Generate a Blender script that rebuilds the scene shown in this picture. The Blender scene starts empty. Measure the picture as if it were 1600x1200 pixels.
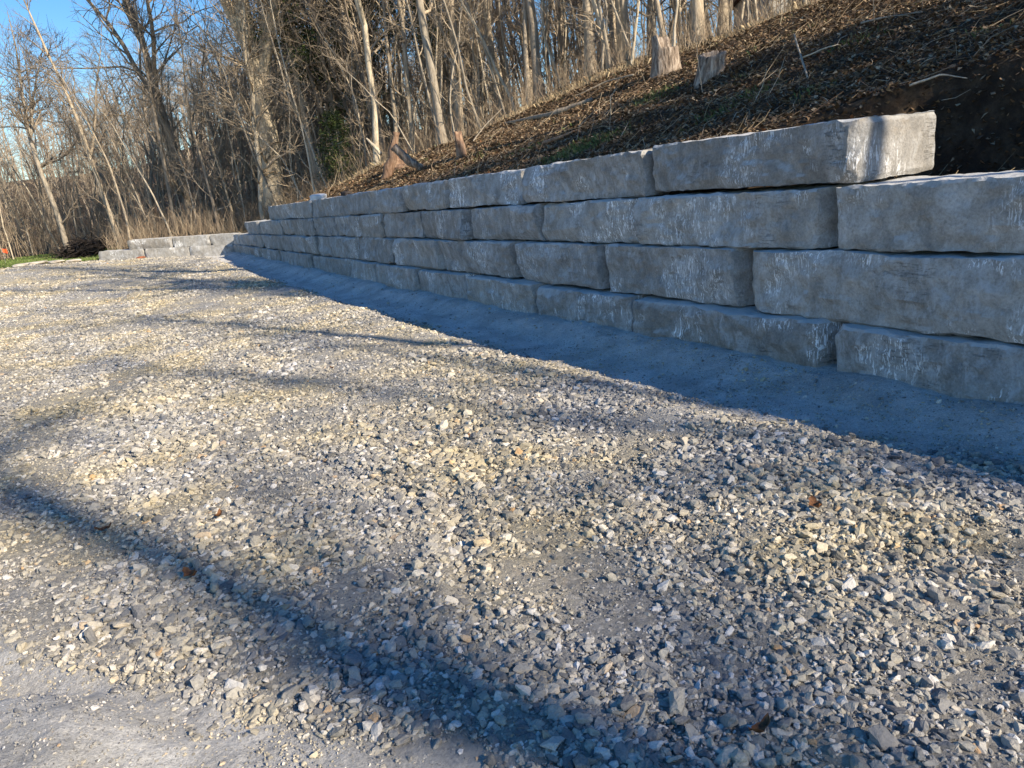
import bpy, math, random
import numpy as np
from mathutils import Vector, Matrix
rad = math.radians
SC = bpy.context.scene
COL = SC.collection

# ------------------------------------------------------------------ camera
F_PX, ROLL, PITCH, YAW, EYE = 1150.0, rad(6.6), rad(15.2), rad(27.4), 1.5
fw = Vector((math.sin(YAW)*math.cos(PITCH), math.cos(YAW)*math.cos(PITCH), -math.sin(PITCH)))
r0 = Vector((math.cos(YAW), -math.sin(YAW), 0)); u0 = r0.cross(fw)
RV = r0*math.cos(ROLL) - u0*math.sin(ROLL); UV = u0*math.cos(ROLL) + r0*math.sin(ROLL)
cam = bpy.data.objects.new('camera', bpy.data.cameras.new('camera')); COL.objects.link(cam)
cam.data.sensor_width = 36; cam.data.lens = F_PX/1600*36
cam.data.clip_start = 0.05; cam.data.clip_end = 2000
M = Matrix((RV, UV, -fw)).transposed().to_4x4(); M.translation = Vector((0, 0, EYE)); cam.matrix_world = M
SC.camera = cam

# ------------------------------------------------------------------ light
SUN_L = Vector((-0.73, 1.60, -1.0)).normalized()            # direction the light travels
S_EL = math.asin(-SUN_L.z); toS = -SUN_L
w = bpy.data.worlds.new('World'); SC.world = w; w.use_nodes = True
nt = w.node_tree; bg = nt.nodes['Background']
sky = nt.nodes.new('ShaderNodeTexSky'); sky.sky_type = 'NISHITA'; sky.sun_disc = False
sky.sun_elevation = S_EL; sky.sun_rotation = math.atan2(toS.x, toS.y)
sky.air_density = 1.15; sky.dust_density = 0.1; sky.ozone_density = 3.0
hs = nt.nodes.new('ShaderNodeHueSaturation'); hs.inputs['Saturation'].default_value = 1.35; hs.inputs['Hue'].default_value = .507
nt.links.new(sky.outputs[0], hs.inputs['Color']); nt.links.new(hs.outputs[0], bg.inputs[0]); bg.inputs[1].default_value = 0.10
sun = bpy.data.objects.new('sun', bpy.data.lights.new('sun', 'SUN')); COL.objects.link(sun)
sun.data.energy = 5.0; sun.data.angle = rad(0.53); sun.data.color = (1.0, 0.87, 0.68)
sun.rotation_euler = (-SUN_L).to_track_quat('Z', 'Y').to_euler()
SC.view_settings.view_transform = 'Standard'; SC.view_settings.look = 'None'
SC.view_settings.exposure = 0.82; SC.view_settings.gamma = 1
SC.cycles.max_bounces = 5; SC.cycles.diffuse_bounces = 3; SC.cycles.transparent_max_bounces = 4

# ------------------------------------------------------------------ helpers
def rng(s): return np.random.default_rng(s)
def _hash(ix, iy, iz, seed):
    h = (ix.astype(np.int64)*374761393 + iy.astype(np.int64)*668265263 + iz.astype(np.int64)*2147483647 + seed*1274126177) & 0xFFFFFFFF
    h = ((h ^ (h >> 13))*1274126177) & 0xFFFFFFFF
    h = ((h ^ (h >> 16))*2246822519) & 0xFFFFFFFF
    return ((h ^ (h >> 15)) & 0xFFFFFF)/float(0xFFFFFF)*2 - 1
def vnoise(x, y, z=0., seed=0):
    x, y, z = np.broadcast_arrays(np.asarray(x, float), np.asarray(y, float), np.asarray(z, float))
    xi, yi, zi = np.floor(x), np.floor(y), np.floor(z)
    fx, fy, fz = x-xi, y-yi, z-zi
    fx, fy, fz = [f*f*(3-2*f) for f in (fx, fy, fz)]
    r = 0
    for a in (0, 1):
        for b in (0, 1):
            for c in (0, 1):
                wt = (fx if a else 1-fx)*(fy if b else 1-fy)*(fz if c else 1-fz)
                r = r + wt*_hash(xi+a, yi+b, zi+c, seed)
    return r
def fbm(x, y, z=0., octs=3, seed=0):
    r = 0; a = 1.; f = 1.; t = 0
    for i in range(octs):
        r = r + a*vnoise(np.asarray(x)*f, np.asarray(y)*f, np.asarray(z)*f, seed+i*17); t += a; a *= .5; f *= 2.03
    return r/t
def sstep(a, b, x):
    t = np.clip((np.asarray(x, float)-a)/(b-a), 0, 1); return t*t*(3-2*t)

def mesh_from(name, V, faces_flat, sizes, mat=None, smooth=False, colors=None):
    V = np.ascontiguousarray(V, np.float32); me = bpy.data.meshes.new(name)
    n = len(V); me.vertices.add(n); me.vertices.foreach_set('co', V.ravel())
    faces_flat = np.ascontiguousarray(faces_flat, np.int32).ravel()
    if len(faces_flat):
        sizes = np.asarray(sizes, np.int32)
        me.loops.add(len(faces_flat)); me.loops.foreach_set('vertex_index', faces_flat)
        me.polygons.add(len(sizes))
        st = np.zeros(len(sizes), np.int32); st[1:] = np.cumsum(sizes)[:-1]
        me.polygons.foreach_set('loop_start', st); me.polygons.foreach_set('loop_total', sizes)
        me.polygons.foreach_set('use_smooth', np.full(len(sizes), smooth, bool))
    if colors is not None:
        at = me.color_attributes.new('Col', 'FLOAT_COLOR', 'POINT')
        c4 = np.ones((n, 4), np.float32); c4[:, :3] = colors
        at.data.foreach_set('color', c4.ravel())
    me.update(calc_edges=True)
    if mat: me.materials.append(mat)
    return me
def mobj(name, me, parent=None):
    o = bpy.data.objects.new(name, me); COL.objects.link(o)
    if parent: o.parent = parent
    return o
def tag(o, label=None, cat=None, group=None, kind=None):
    if label: o['label'] = label
    if cat: o['category'] = cat
    if group: o['group'] = group
    if kind: o['kind'] = kind
    return o
def empty(name, loc=(0, 0, 0), rz=0, sc=1):
    o = bpy.data.objects.new(name, None); COL.objects.link(o); o.empty_display_size = .2
    o.location = loc; o.rotation_euler = (0, 0, rz); o.scale = (sc,)*3
    return o
def copy_thing(root):
    c = root.copy(); COL.objects.link(c)
    for ch in root.children:
        d = ch.copy(); COL.objects.link(d); d.parent = c
    return c

def ray(px, py):
    return fw + RV*((px-800)/F_PX) + UV*((600-py)/F_PX)

# ------------------------------------------------------------------ terrain
def lot_far(x):                     # y where the gravel stops
    return np.where(x > -.1, 28 + (4.2-np.asarray(x))*(3.0/4.3), 31.0 + .10*(-.1-np.asarray(x)))
def rise(x, y):
    return .15*sstep(10, 28, y) + .07*np.clip(4.2-x, 0, 6.5)*sstep(15, 31, y)
def lot_z(x, y, micro=True):
    x = np.asarray(x, float); y = np.asarray(y, float)
    z = rise(x, y)
    z = z + .030*fbm(x*.7, y*.7, 0, 3, 5)*sstep(4.0, 3.2, x) + .016*fbm(x*2.6, y*2.6, 0, 3, 9)
    # fine screenings banked against the foot of the wall
    e = 3.98 + .05*fbm(y*1.3, x*0+3, 0, 2, 31)
    z = z + (.075+.045*fbm(y*1.7, 0*x, 0, 3, 33))*sstep(e-.42, e+.02, x)
    z = z - .035*sstep(2.8, 3.3, x)*sstep(3.9, 3.5, x)
    # low shoulder where the loose stone ends
    z = z + .02*np.exp(-((x-2.95-.1*fbm(y*.9, 0*x, 0, 2, 40))/.16)**2)*sstep(1.5, 3, y)
    # ruts
    def rut(x1, y1, x2, y2, wd, dp):
        dx, dy = x2-x1, y2-y1; L = math.hypot(dx, dy)
        t = ((x-x1)*dx+(y-y1)*dy)/L/L; d = ((x-x1)*dy-(y-y1)*dx)/L + .05*fbm(x*2, y*2, 0, 2, 50)
        m = sstep(-.05, .12, t)*sstep(1.05, .88, t)
        return m*(-dp*np.exp(-(d/wd)**2) + dp*.5*np.exp(-((d-2*wd)/wd)**2))
    z = z + rut(.75, 4.9, 1.15, 3.3, .07, .03) + rut(1.32, 3.4, .86, 2.15, .06, .025) + rut(1.7, 3.75, 1.45, 3.0, .06, .022)
    z = z + rut(1.3, 9.4, 1.36, 7.9, .10, .03) + rut(2.2, 3.2, 1.7, 1.6, .09, .02)
    # smooth mound and hollow of dust at the near left corner
    d = np.hypot((x+.62)/.55, (y-2.30)/.62)
    z = z + .12*sstep(1.0, .3, d) + .018*fbm(x*7, y*7, 0, 4, 64)*sstep(1.6, .8, d)
    z = z - .07*np.exp(-(((x+.62)*.75+(y-2.92)*.66)/.10)**2)*np.exp(-((x+.5)/.5)**2)
    z = z + .018*fbm(x*5, y*5, 0, 5, 66)*sstep(3.0, 3.4, x)
    if micro:
        z = z + .009*fbm(x*14, y*14, 0, 3, 61)
    return z
def in_lot(x, y): return (x < 4.2) & (y < lot_far(x))
def dusty(x, y):                    # 1 where fines cover the stone
    x = np.asarray(x, float); y = np.asarray(y, float)
    a = sstep(3.0, 3.3, x + .2*fbm(y*1.2, x, 0, 3, 71) - .35*sstep(3.2, 1.6, y)+.0)
    b = sstep(.05, -.08, (x+.25)*.82+(y-2.65)*.573+.07*fbm(x*6, y*6, 0, 3, 73))
    d = sstep(.05, -.1, np.hypot((x-.33)/.3, (y-1.62)/.16)-1+.3*fbm(x*5, y*5, 0, 2, 75))*.8
    c = .78*sstep(.0, .4, fbm(x*.55, y*.40+3, 0, 4, 77))*sstep(3.5, 7, y)
    e = .80*sstep(.20, .48, fbm(x*1.5+7, y*1.5, 0, 3, 79))
    return np.maximum.reduce([a, b, d, c, e])
def hill_z(x, y):
    x = np.asarray(x, float); y = np.asarray(y, float)
    base = 1.52 - .74*sstep(20.5, 27.5, y)
    d = np.maximum(x-4.75, 0)
    steep = .305 - .05*sstep(22, 34, y)
    k = 10.3
    s = steep*(k - np.logaddexp(0, (k-d)*1.1)/1.1) + .03*np.maximum(d-k, 0)
    z = base + s - steep*(k-np.logaddexp(0, k*1.1)/1.1)
    z = z + (.16*fbm(x*.45, y*.45, 0, 3, 101) + .05*fbm(x*1.9, y*1.9, 0, 3, 103))*sstep(0, 1.6, d)
    z = z - .35*np.exp(-((y-20-.25*(x-8))/2.2)**2)*sstep(7, 9.5, x)*sstep(14, 11, x)
    # cut bank beside the unfinished end
    rim = 6.45 + .18*fbm(y*1.4, 0*x, 0, 3, 105) - 1.7*sstep(3.55, 5.4, y)
    pit = sstep(rim, rim-.38, x)*sstep(5.5, 4.6, y)
    z = z*(1-pit) + (1.02 + .06*fbm(x*2, y*2, 0, 2, 107))*pit
    # land beyond the return wall and the lawn
    q = y - lot_far(np.minimum(x, 4.2))
    left = sstep(4.9, 3.9, x)
    zb = .47 + .07*np.clip(-.1-x, 0, 2.2) + .20*sstep(-.2, .2, x) + .20*sstep(.9, 1.3, x) + .012*np.clip(q, 0, 25)
    z = z*(1-left) + zb*left
    z = z + .05*fbm(x*.8, y*.8, 0, 2, 110)*sstep(0, 2, q)*left
    fh = 7.2*sstep(55, 22, x)
    z = z + fh*sstep(52, 105, y+.35*x)*(1+.12*fbm(x*.03, y*.03, 0, 2, 112))
    # drop below the lot sheet and behind the courses
    qs = np.where(x > -.12, .55, 0.)
    ins = sstep(.0, -.35, q-qs+.15*fbm(x*1.6, y*1.6, 0, 2, 114))*sstep(4.35, 4.25, x)
    z = z*(1-ins) + (-.35)*ins
    return z

def axis(segs):
    a = []
    for (p, q, st) in segs: a += list(np.arange(p, q-1e-9, st))
    a.append(segs[-1][1]); return np.array(a)
def grid_mesh(name, X, Y, zf, mat, keep=None):
    gx, gy = np.meshgrid(X, Y); z = zf(gx, gy)
    V = np.stack([gx.ravel(), gy.ravel(), np.asarray(z).ravel()], 1)
    nx, ny = len(X), len(Y); i = np.arange(nx*ny).reshape(ny, nx)
    fc = np.stack([i[:-1, :-1], i[:-1, 1:], i[1:, 1:], i[1:, :-1]], -1).reshape(-1, 4)
    if keep is not None:
        cx = V[fc, 0].mean(1); cy = V[fc, 1].mean(1); fc = fc[keep(cx, cy)]
    return mesh_from(name, V, fc, np.full(len(fc), 4), mat, smooth=True)

# ------------------------------------------------------------------ materials
def new_mat(name, rough=.9):
    m = bpy.data.materials.new(name); m.use_nodes = True
    n = m.node_tree; b = n.nodes['Principled BSDF']; b.inputs['Roughness'].default_value = rough
    b.inputs['Specular IOR Level'].default_value = .25
    return m, n, b
class NB:
    def __init__(s, n): s.n = n
    def node(s, t, **k):
        o = s.n.nodes.new(t)
        for a, v in k.items(): setattr(o, a, v)
        return o
    def link(s, a, b): s.n.links.new(a, b)
    def coord(s, kind='Object', scale=(1, 1, 1), rot=(0, 0, 0)):
        if kind == 'World': src = s.node('ShaderNodeNewGeometry').outputs['Position']
        else: src = s.node('ShaderNodeTexCoord').outputs[kind]
        mp = s.node('ShaderNodeMapping'); mp.inputs['Scale'].default_value = scale; mp.inputs['Rotation'].default_value = rot
        s.link(src, mp.inputs[0]); return mp.outputs[0]
    def noise(s, vec, scale, detail=4, rough=.55, dist=0):
        o = s.node('ShaderNodeTexNoise'); o.inputs['Scale'].default_value = scale; o.inputs['Detail'].default_value = detail
        o.inputs['Roughness'].default_value = rough; o.inputs['Distortion'].default_value = dist
        s.link(vec, o.inputs['Vector']); return o.outputs['Fac']
    def ramp(s, fac, stops, interp='LINEAR'):
        o = s.node('ShaderNodeValToRGB'); cr = o.color_ramp; cr.interpolation = interp
        while len(cr.elements) < len(stops): cr.elements.new(.5)
        for e, (p, c) in zip(cr.elements, stops):
            e.position = p; e.color = (c, c, c, 1) if not isinstance(c, (tuple, list)) else (*c, 1)
        s.link(fac, o.inputs[0]); return o.outputs[0]
    def mix(s, fac, a, b, mode='MIX'):
        o = s.node('ShaderNodeMix', data_type='RGBA', blend_type=mode)
        for i, v in ((0, fac), (6, a), (7, b)):
            if hasattr(v, 'links'): s.link(v, o.inputs[i])
            else: o.inputs[i].default_value = v if i == 0 else (*v, 1)
        return o.outputs[2]
    def math(s, op, a, b=0., clamp=False):
        o = s.node('ShaderNodeMath', operation=op); o.use_clamp = clamp
        for i, v in ((0, a), (1, b)):
            if hasattr(v, 'links'): s.link(v, o.inputs[i])
            else: o.inputs[i].default_value = v
        return o.outputs[0]
    def bump(s, h, strength, dist, normal=None):
        o = s.node('ShaderNodeBump'); o.inputs['Strength'].default_value = strength; o.inputs['Distance'].default_value = dist
        s.link(h, o.inputs['Height'])
        if normal: s.link(normal, o.inputs['Normal'])
        return o.outputs[0]

# limestone blocks
m_block, n, b = new_mat('limestone_block', .88); N = NB(n)
oi = N.node('ShaderNodeObjectInfo')
tc = N.node('ShaderNodeTexCoord'); off = N.node('ShaderNodeVectorMath', operation='MULTIPLY_ADD')
cb = N.node('ShaderNodeCombineXYZ'); 
for i in range(3): N.link(oi.outputs['Random'], cb.inputs[i])
N.link(cb.outputs[0], off.inputs[0]); off.inputs[1].default_value = (37, 91, 53); N.link(tc.outputs['Object'], off.inputs[2])
P = off.outputs[0]
def mapped(sc, rot=(0, 0, 0)):
    mp = N.node('ShaderNodeMapping'); mp.inputs['Scale'].default_value = sc; mp.inputs['Rotation'].default_value = rot
    N.link(P, mp.inputs[0]); return mp.outputs[0]
big = N.noise(P, 1.6, 5, .6, .4); med = N.noise(mapped((1, 1, .7)), 7, 6, .65, .3); fine = N.noise(P, 60, 5, .7)
c1 = N.ramp(big, [(.30, (.235, .235, .232)), (.46, (.325, .315, .295)), (.60, (.385, .38, .37)), (.74, (.47, .475, .48))])
c2 = N.mix(.62, c1, N.ramp(med, [(.3, (.15, .142, .13)), (.5, (.30, .280, .250)), (.68, (.48, .478, .47))]))
c3 = N.mix(.5, c2, N.ramp(fine, [(.3, .4), (.5, .95), (.7, 1.4)]), 'MULTIPLY')
tone = N.ramp(oi.outputs['Random'], [(0, (.82, .81, .80)), (.33, (1.04, 1.0, .94)), (.66, (.95, .97, 1.0)), (1, (1.18, 1.17, 1.15))])
c3 = N.mix(.8, c3, tone, 'MULTIPLY')
# streaky pale drill and scrape marks in clusters
clus = N.ramp(N.noise(P, 1.6, 3, .6), [(.55, 0.), (.60, 1.)])
def strokes(ang, sc, stop, dist):
    return N.ramp(N.noise(mapped((11, 11, 1.7), (rad(ang), 0, 0)), sc, 4, .62, dist), [(stop, 0.), (stop+.018, 1.)])
st1 = strokes(8, 4.0, .59, 1.6); st2 = strokes(-34, 3.2, .592, 1.3); st3 = strokes(42, 3.6, .60, 1.2)
mark = N.math('MULTIPLY', N.math('MAXIMUM', N.math('MAXIMUM', st1, st2), st3), clus)
fr = N.math('FRACT', N.math('MULTIPLY', oi.outputs['Random'], 7.31))
mark = N.math('MULTIPLY', mark, N.ramp(fr, [(.08, .45), (.4, 1.)]))
mark = N.math('MULTIPLY', mark, N.ramp(fine, [(.34, .5), (.46, 1.)]))
c4 = N.mix(mark, c3, (.92, .93, .94))
smear = N.math('MULTIPLY', N.ramp(N.noise(mapped((3, 3, 1.6), (rad(30), 0, 0)), 4, 6, .75, .6), [(.48, 0.), (.66, 1.)]), N.ramp(N.noise(P, 1.1, 3), [(.44, 0.), (.58, .75)]))
c4 = N.mix(smear, c4, (.52, .525, .53))
# dark bedding cracks
ck = N.noise(mapped((.8, .8, 9)), 3.0, 5, .65, .35)
ckm = N.ramp(ck, [(.492, 0.), (.5, 1.), (.508, 0.)])
ckm = N.math('MULTIPLY', ckm, N.ramp(N.noise(P, 2.2, 3), [(.56, 0.), (.66, .6)]))
c5 = N.mix(ckm, c4, (.09, .08, .07))
rust = N.ramp(N.noise(mapped((1, 1, 2.5)), 2.3, 4, .6), [(.62, 0.), (.74, .35)])
c5 = N.mix(rust, c5, (.30, .235, .16))
# rock dust lying on upward faces
geo = N.node('ShaderNodeNewGeometry'); sx = N.node('ShaderNodeSeparateXYZ'); N.link(geo.outputs['Normal'], sx.inputs[0])
up = N.ramp(N.math('ADD', sx.outputs[2], N.math('MULTIPLY', N.math('SUBTRACT', med, .5), .5)), [(.35, 0.), (.75, .85)])
c6 = N.mix(up, c5, (.52, .52, .51))
N.link(c6, b.inputs['Base Color'])
hh = N.math('ADD', N.math('MULTIPLY', med, 1.0), N.math('MULTIPLY', fine, .28))
hh = N.math('SUBTRACT', hh, N.math('MULTIPLY', ckm, .5))
N.link(N.bump(hh, 1.0, .022), b.inputs['Normal'])

# crushed stone
STONE_STOPS = [(0, (.12, .125, .135)), (.15, (.20, .20, .20)), (.35, (.29, .282, .262)), (.55, (.38, .362, .32)), (.72, (.43, .40, .325)), (.83, (.50, .48, .44)), (.92, (.64, .63, .61)), (.985, (.56, .50, .40)), (1, (.44, .29, .16))]
m_stone, n, b = new_mat('crushed_limestone', .85); N = NB(n)
oi = N.node('ShaderNodeObjectInfo')
base = N.ramp(oi.outputs['Random'], STONE_STOPS)
wp = N.coord('World')
zone = N.ramp(N.noise(wp, .9, 4, .6), [(.38, (.84, .85, .90)), (.5, (1.02, .98, .92)), (.62, (1.12, 1.02, .81))])
c = N.mix(1, base, zone, 'MULTIPLY')
dust = N.ramp(N.noise(wp, 26, 5, .7), [(.5, 0.), (.72, .6)])
c = N.mix(dust, c, N.mix(1, (.42, .395, .335), zone, 'MULTIPLY'))
c = N.mix(.6, c, N.ramp(N.noise(wp, 130, 4, .7), [(.3, .6), (.5, 1.), (.7, 1.25)]), 'MULTIPLY')
N.link(c, b.inputs['Base Color'])
N.link(N.bump(N.noise(wp, 170, 5, .7), .7, .004), b.inputs['Normal'])

# ground fines
m_lot, n, b = new_mat('gravel_fines', .95); N = NB(n)
wp = N.coord('World')
zone = N.ramp(N.noise(wp, .9, 4, .6), [(.38, (.84, .85, .90)), (.5, (1.02, .98, .92)), (.62, (1.12, 1.02, .81))])
vo = N.node('ShaderNodeTexVoronoi'); vo.inputs['Scale'].default_value = 26; N.link(wp, vo.inputs['Vector'])
cell = N.node('ShaderNodeSeparateColor'); N.link(vo.outputs['Color'], cell.inputs[0])
cc = N.ramp(cell.outputs[0], STONE_STOPS)
vo2 = N.node('ShaderNodeTexVoronoi'); vo2.inputs['Scale'].default_value = 75; N.link(wp, vo2.inputs['Vector'])
cell2 = N.node('ShaderNodeSeparateColor'); N.link(vo2.outputs['Color'], cell2.inputs[0])
cc2 = N.ramp(cell2.outputs[1], STONE_STOPS)
cc = N.mix(.5, cc, cc2)
fine = N.ramp(N.noise(wp, 90, 6, .75), [(.3, (.30, .29, .27)), (.5, (.43, .41, .36)), (.7, (.55, .53, .48))])
sm = N.ramp(N.noise(wp, 1.7, 5, .6), [(.4, .35), (.6, .95)])
c = N.mix(sm, cc, fine)
c = N.mix(1, c, zone, 'MULTIPLY')
sp = N.node('ShaderNodeSeparateXYZ'); N.link(wp, sp.inputs[0])
wob = N.math('MULTIPLY', N.math('SUBTRACT', N.noise(wp, 1.3, 4), .5), 1.2)
wallside = N.math('MULTIPLY', N.math('SUBTRACT', N.math('ADD', sp.outputs[0], wob), 2.75), 2.2, True)
corner = N.math('MULTIPLY', N.math('SUBTRACT', .12, N.math('ADD', N.math('MULTIPLY', N.math('ADD', sp.outputs[0], .25), .82), N.math('MULTIPLY', N.math('SUBTRACT', sp.outputs[1], 2.65), .573))), 6., True)
powder = N.mix(1, (.64, .63, .615), N.ramp(N.noise(wp, 110, 6, .8), [(.34, .5), (.48, .95), (.66, 1.25)]), 'MULTIPLY')
powder = N.mix(1, powder, N.ramp(N.noise(wp, 2.2, 4, .65), [(.38, .74), (.6, 1.08)]), 'MULTIPLY')
c = N.mix(N.math('MULTIPLY', N.math('MAXIMUM', wallside, corner), .92), c, powder)
N.link(c, b.inputs['Base Color'])
h = N.math('ADD', N.math('MULTIPLY', vo.outputs['Distance'], -.5), N.math('ADD', N.noise(wp, 45, 6, .75), N.math('MULTIPLY', N.noise(wp, 200, 5, .8), .5)))
N.link(N.bump(h, 1.0, .020), b.inputs['Normal'])

# hillside soil / lawn
m_soil, n, b = new_mat('hillside_soil', .97); N = NB(n)
wp = N.coord('World')
c = N.ramp(N.noise(wp, 5, 8, .75), [(.3, (.03, .021, .015)), (.48, (.08, .054, .034)), (.6, (.14, .098, .060)), (.75, (.22, .165, .10))])
sp = N.node('ShaderNodeSeparateXYZ'); N.link(wp, sp.inputs[0])
gm = N.math('MULTIPLY', N.ramp(N.math('MULTIPLY', sp.outputs[0], -1.), [(.0, 0.), (.3, 1.)]), N.ramp(N.math('MULTIPLY', sp.outputs[1], .01), [(.305, 0.), (.315, 1.), (.385, 1.), (.41, 0.)]))
c = N.mix(N.math('MULTIPLY', gm, .9), c, N.ramp(N.noise(wp, 2.5, 5, .7), [(.35, (.05, .07, .02)), (.6, (.085, .13, .035))]))
N.link(c, b.inputs['Base Color'])
N.link(N.bump(N.noise(wp, 9, 9, .8), 1., .12), b.inputs['Normal'])

def col_mat(name, rough=.9, var=.35, transl=0):
    m, n, b = new_mat(name, rough); N = NB(n)
    at = N.node('ShaderNodeAttribute'); at.attribute_name = 'Col'
    c = N.mix(var, at.outputs['Color'], N.ramp(N.noise(N.coord('World'), 35, 4, .7), [(.3, .4), (.5, 1.), (.7, 1.5)]), 'MULTIPLY')
    N.link(c, b.inputs['Base Color'])
    return m
m_litter = col_mat('leaf_litter'); m_blade = col_mat('grass_blade', .7, .2)
def bark_mat(name, dark, mid, light, scale=1.):
    m, n, b = new_mat(name, .92); N = NB(n)
    oi = N.node('ShaderNodeObjectInfo')
    v = N.coord('Object', (1, 1, .22))
    k = N.noise(v, 14*scale, 7, .72, .4)
    c = N.ramp(k, [(.32, dark), (.5, mid), (.68, light)])
    c = N.mix(.8, c, N.ramp(oi.outputs['Random'], [(0, (.55, .52, .50)), (.5, (1, .97, .93)), (1, (1.35, 1.28, 1.15))]), 'MULTIPLY')
    N.link(c, b.inputs['Base Color'])
    N.link(N.bump(k, .9, .03), b.inputs['Normal']); return m
m_bark = bark_mat('bark', (.18, .152, .12), (.38, .325, .255), (.58, .51, .41))
m_pale = bark_mat('pale_bark', (.25, .22, .175), (.45, .40, .32), (.62, .56, .46))
m_twig = bark_mat('twig_bark', (.18, .15, .115), (.36, .30, .23), (.53, .45, .345))
m_brush = col_mat('brush_stems', .9, .3)
m_wood = bark_mat('split_wood', (.10, .06, .038), (.30, .19, .125), (.48, .35, .25), 1.2)
m_stump = bark_mat('weathered_stump', (.03, .024, .02), (.28, .22, .17), (.60, .52, .43), 1.3)
m_needle = col_mat('needles', .8, .3)

# ------------------------------------------------------------------ ground and hillside
X = axis([(-60, -12, 2), (-12, -3, .25), (-3, -1.2, .06), (-1.2, 4.25, .0155)])
Y = axis([(-20, -1, 1.0), (-1, .6, .08), (.6, 6.2, .0155), (6.2, 12, .05), (12, 42, .14)])
def lz(x, y):
    z = lot_z(x, y); q = y-lot_far(np.minimum(x, 4.2)); return z - .5*sstep(.15, .8, q+.12*fbm(x*1.7, y*1.7, 0, 3, 118))
tag(mobj('ground', grid_mesh('ground', X, Y, lz, m_lot)), kind='structure')
X = axis([(-600, -60, 60), (-60, -8, 1.0), (-8, 4.3, .3), (4.3, 13, .07), (13, 26, .3), (26, 90, 2), (90, 600, 60)])
Y = axis([(-300, -20, 40), (-20, 1, .7), (1, 14, .07), (14, 30, .15), (30, 60, .5), (60, 150, 3), (150, 800, 65)])
tag(mobj('hillside', grid_mesh('hillside', X, Y, hill_z, m_soil)), kind='structure')

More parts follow.
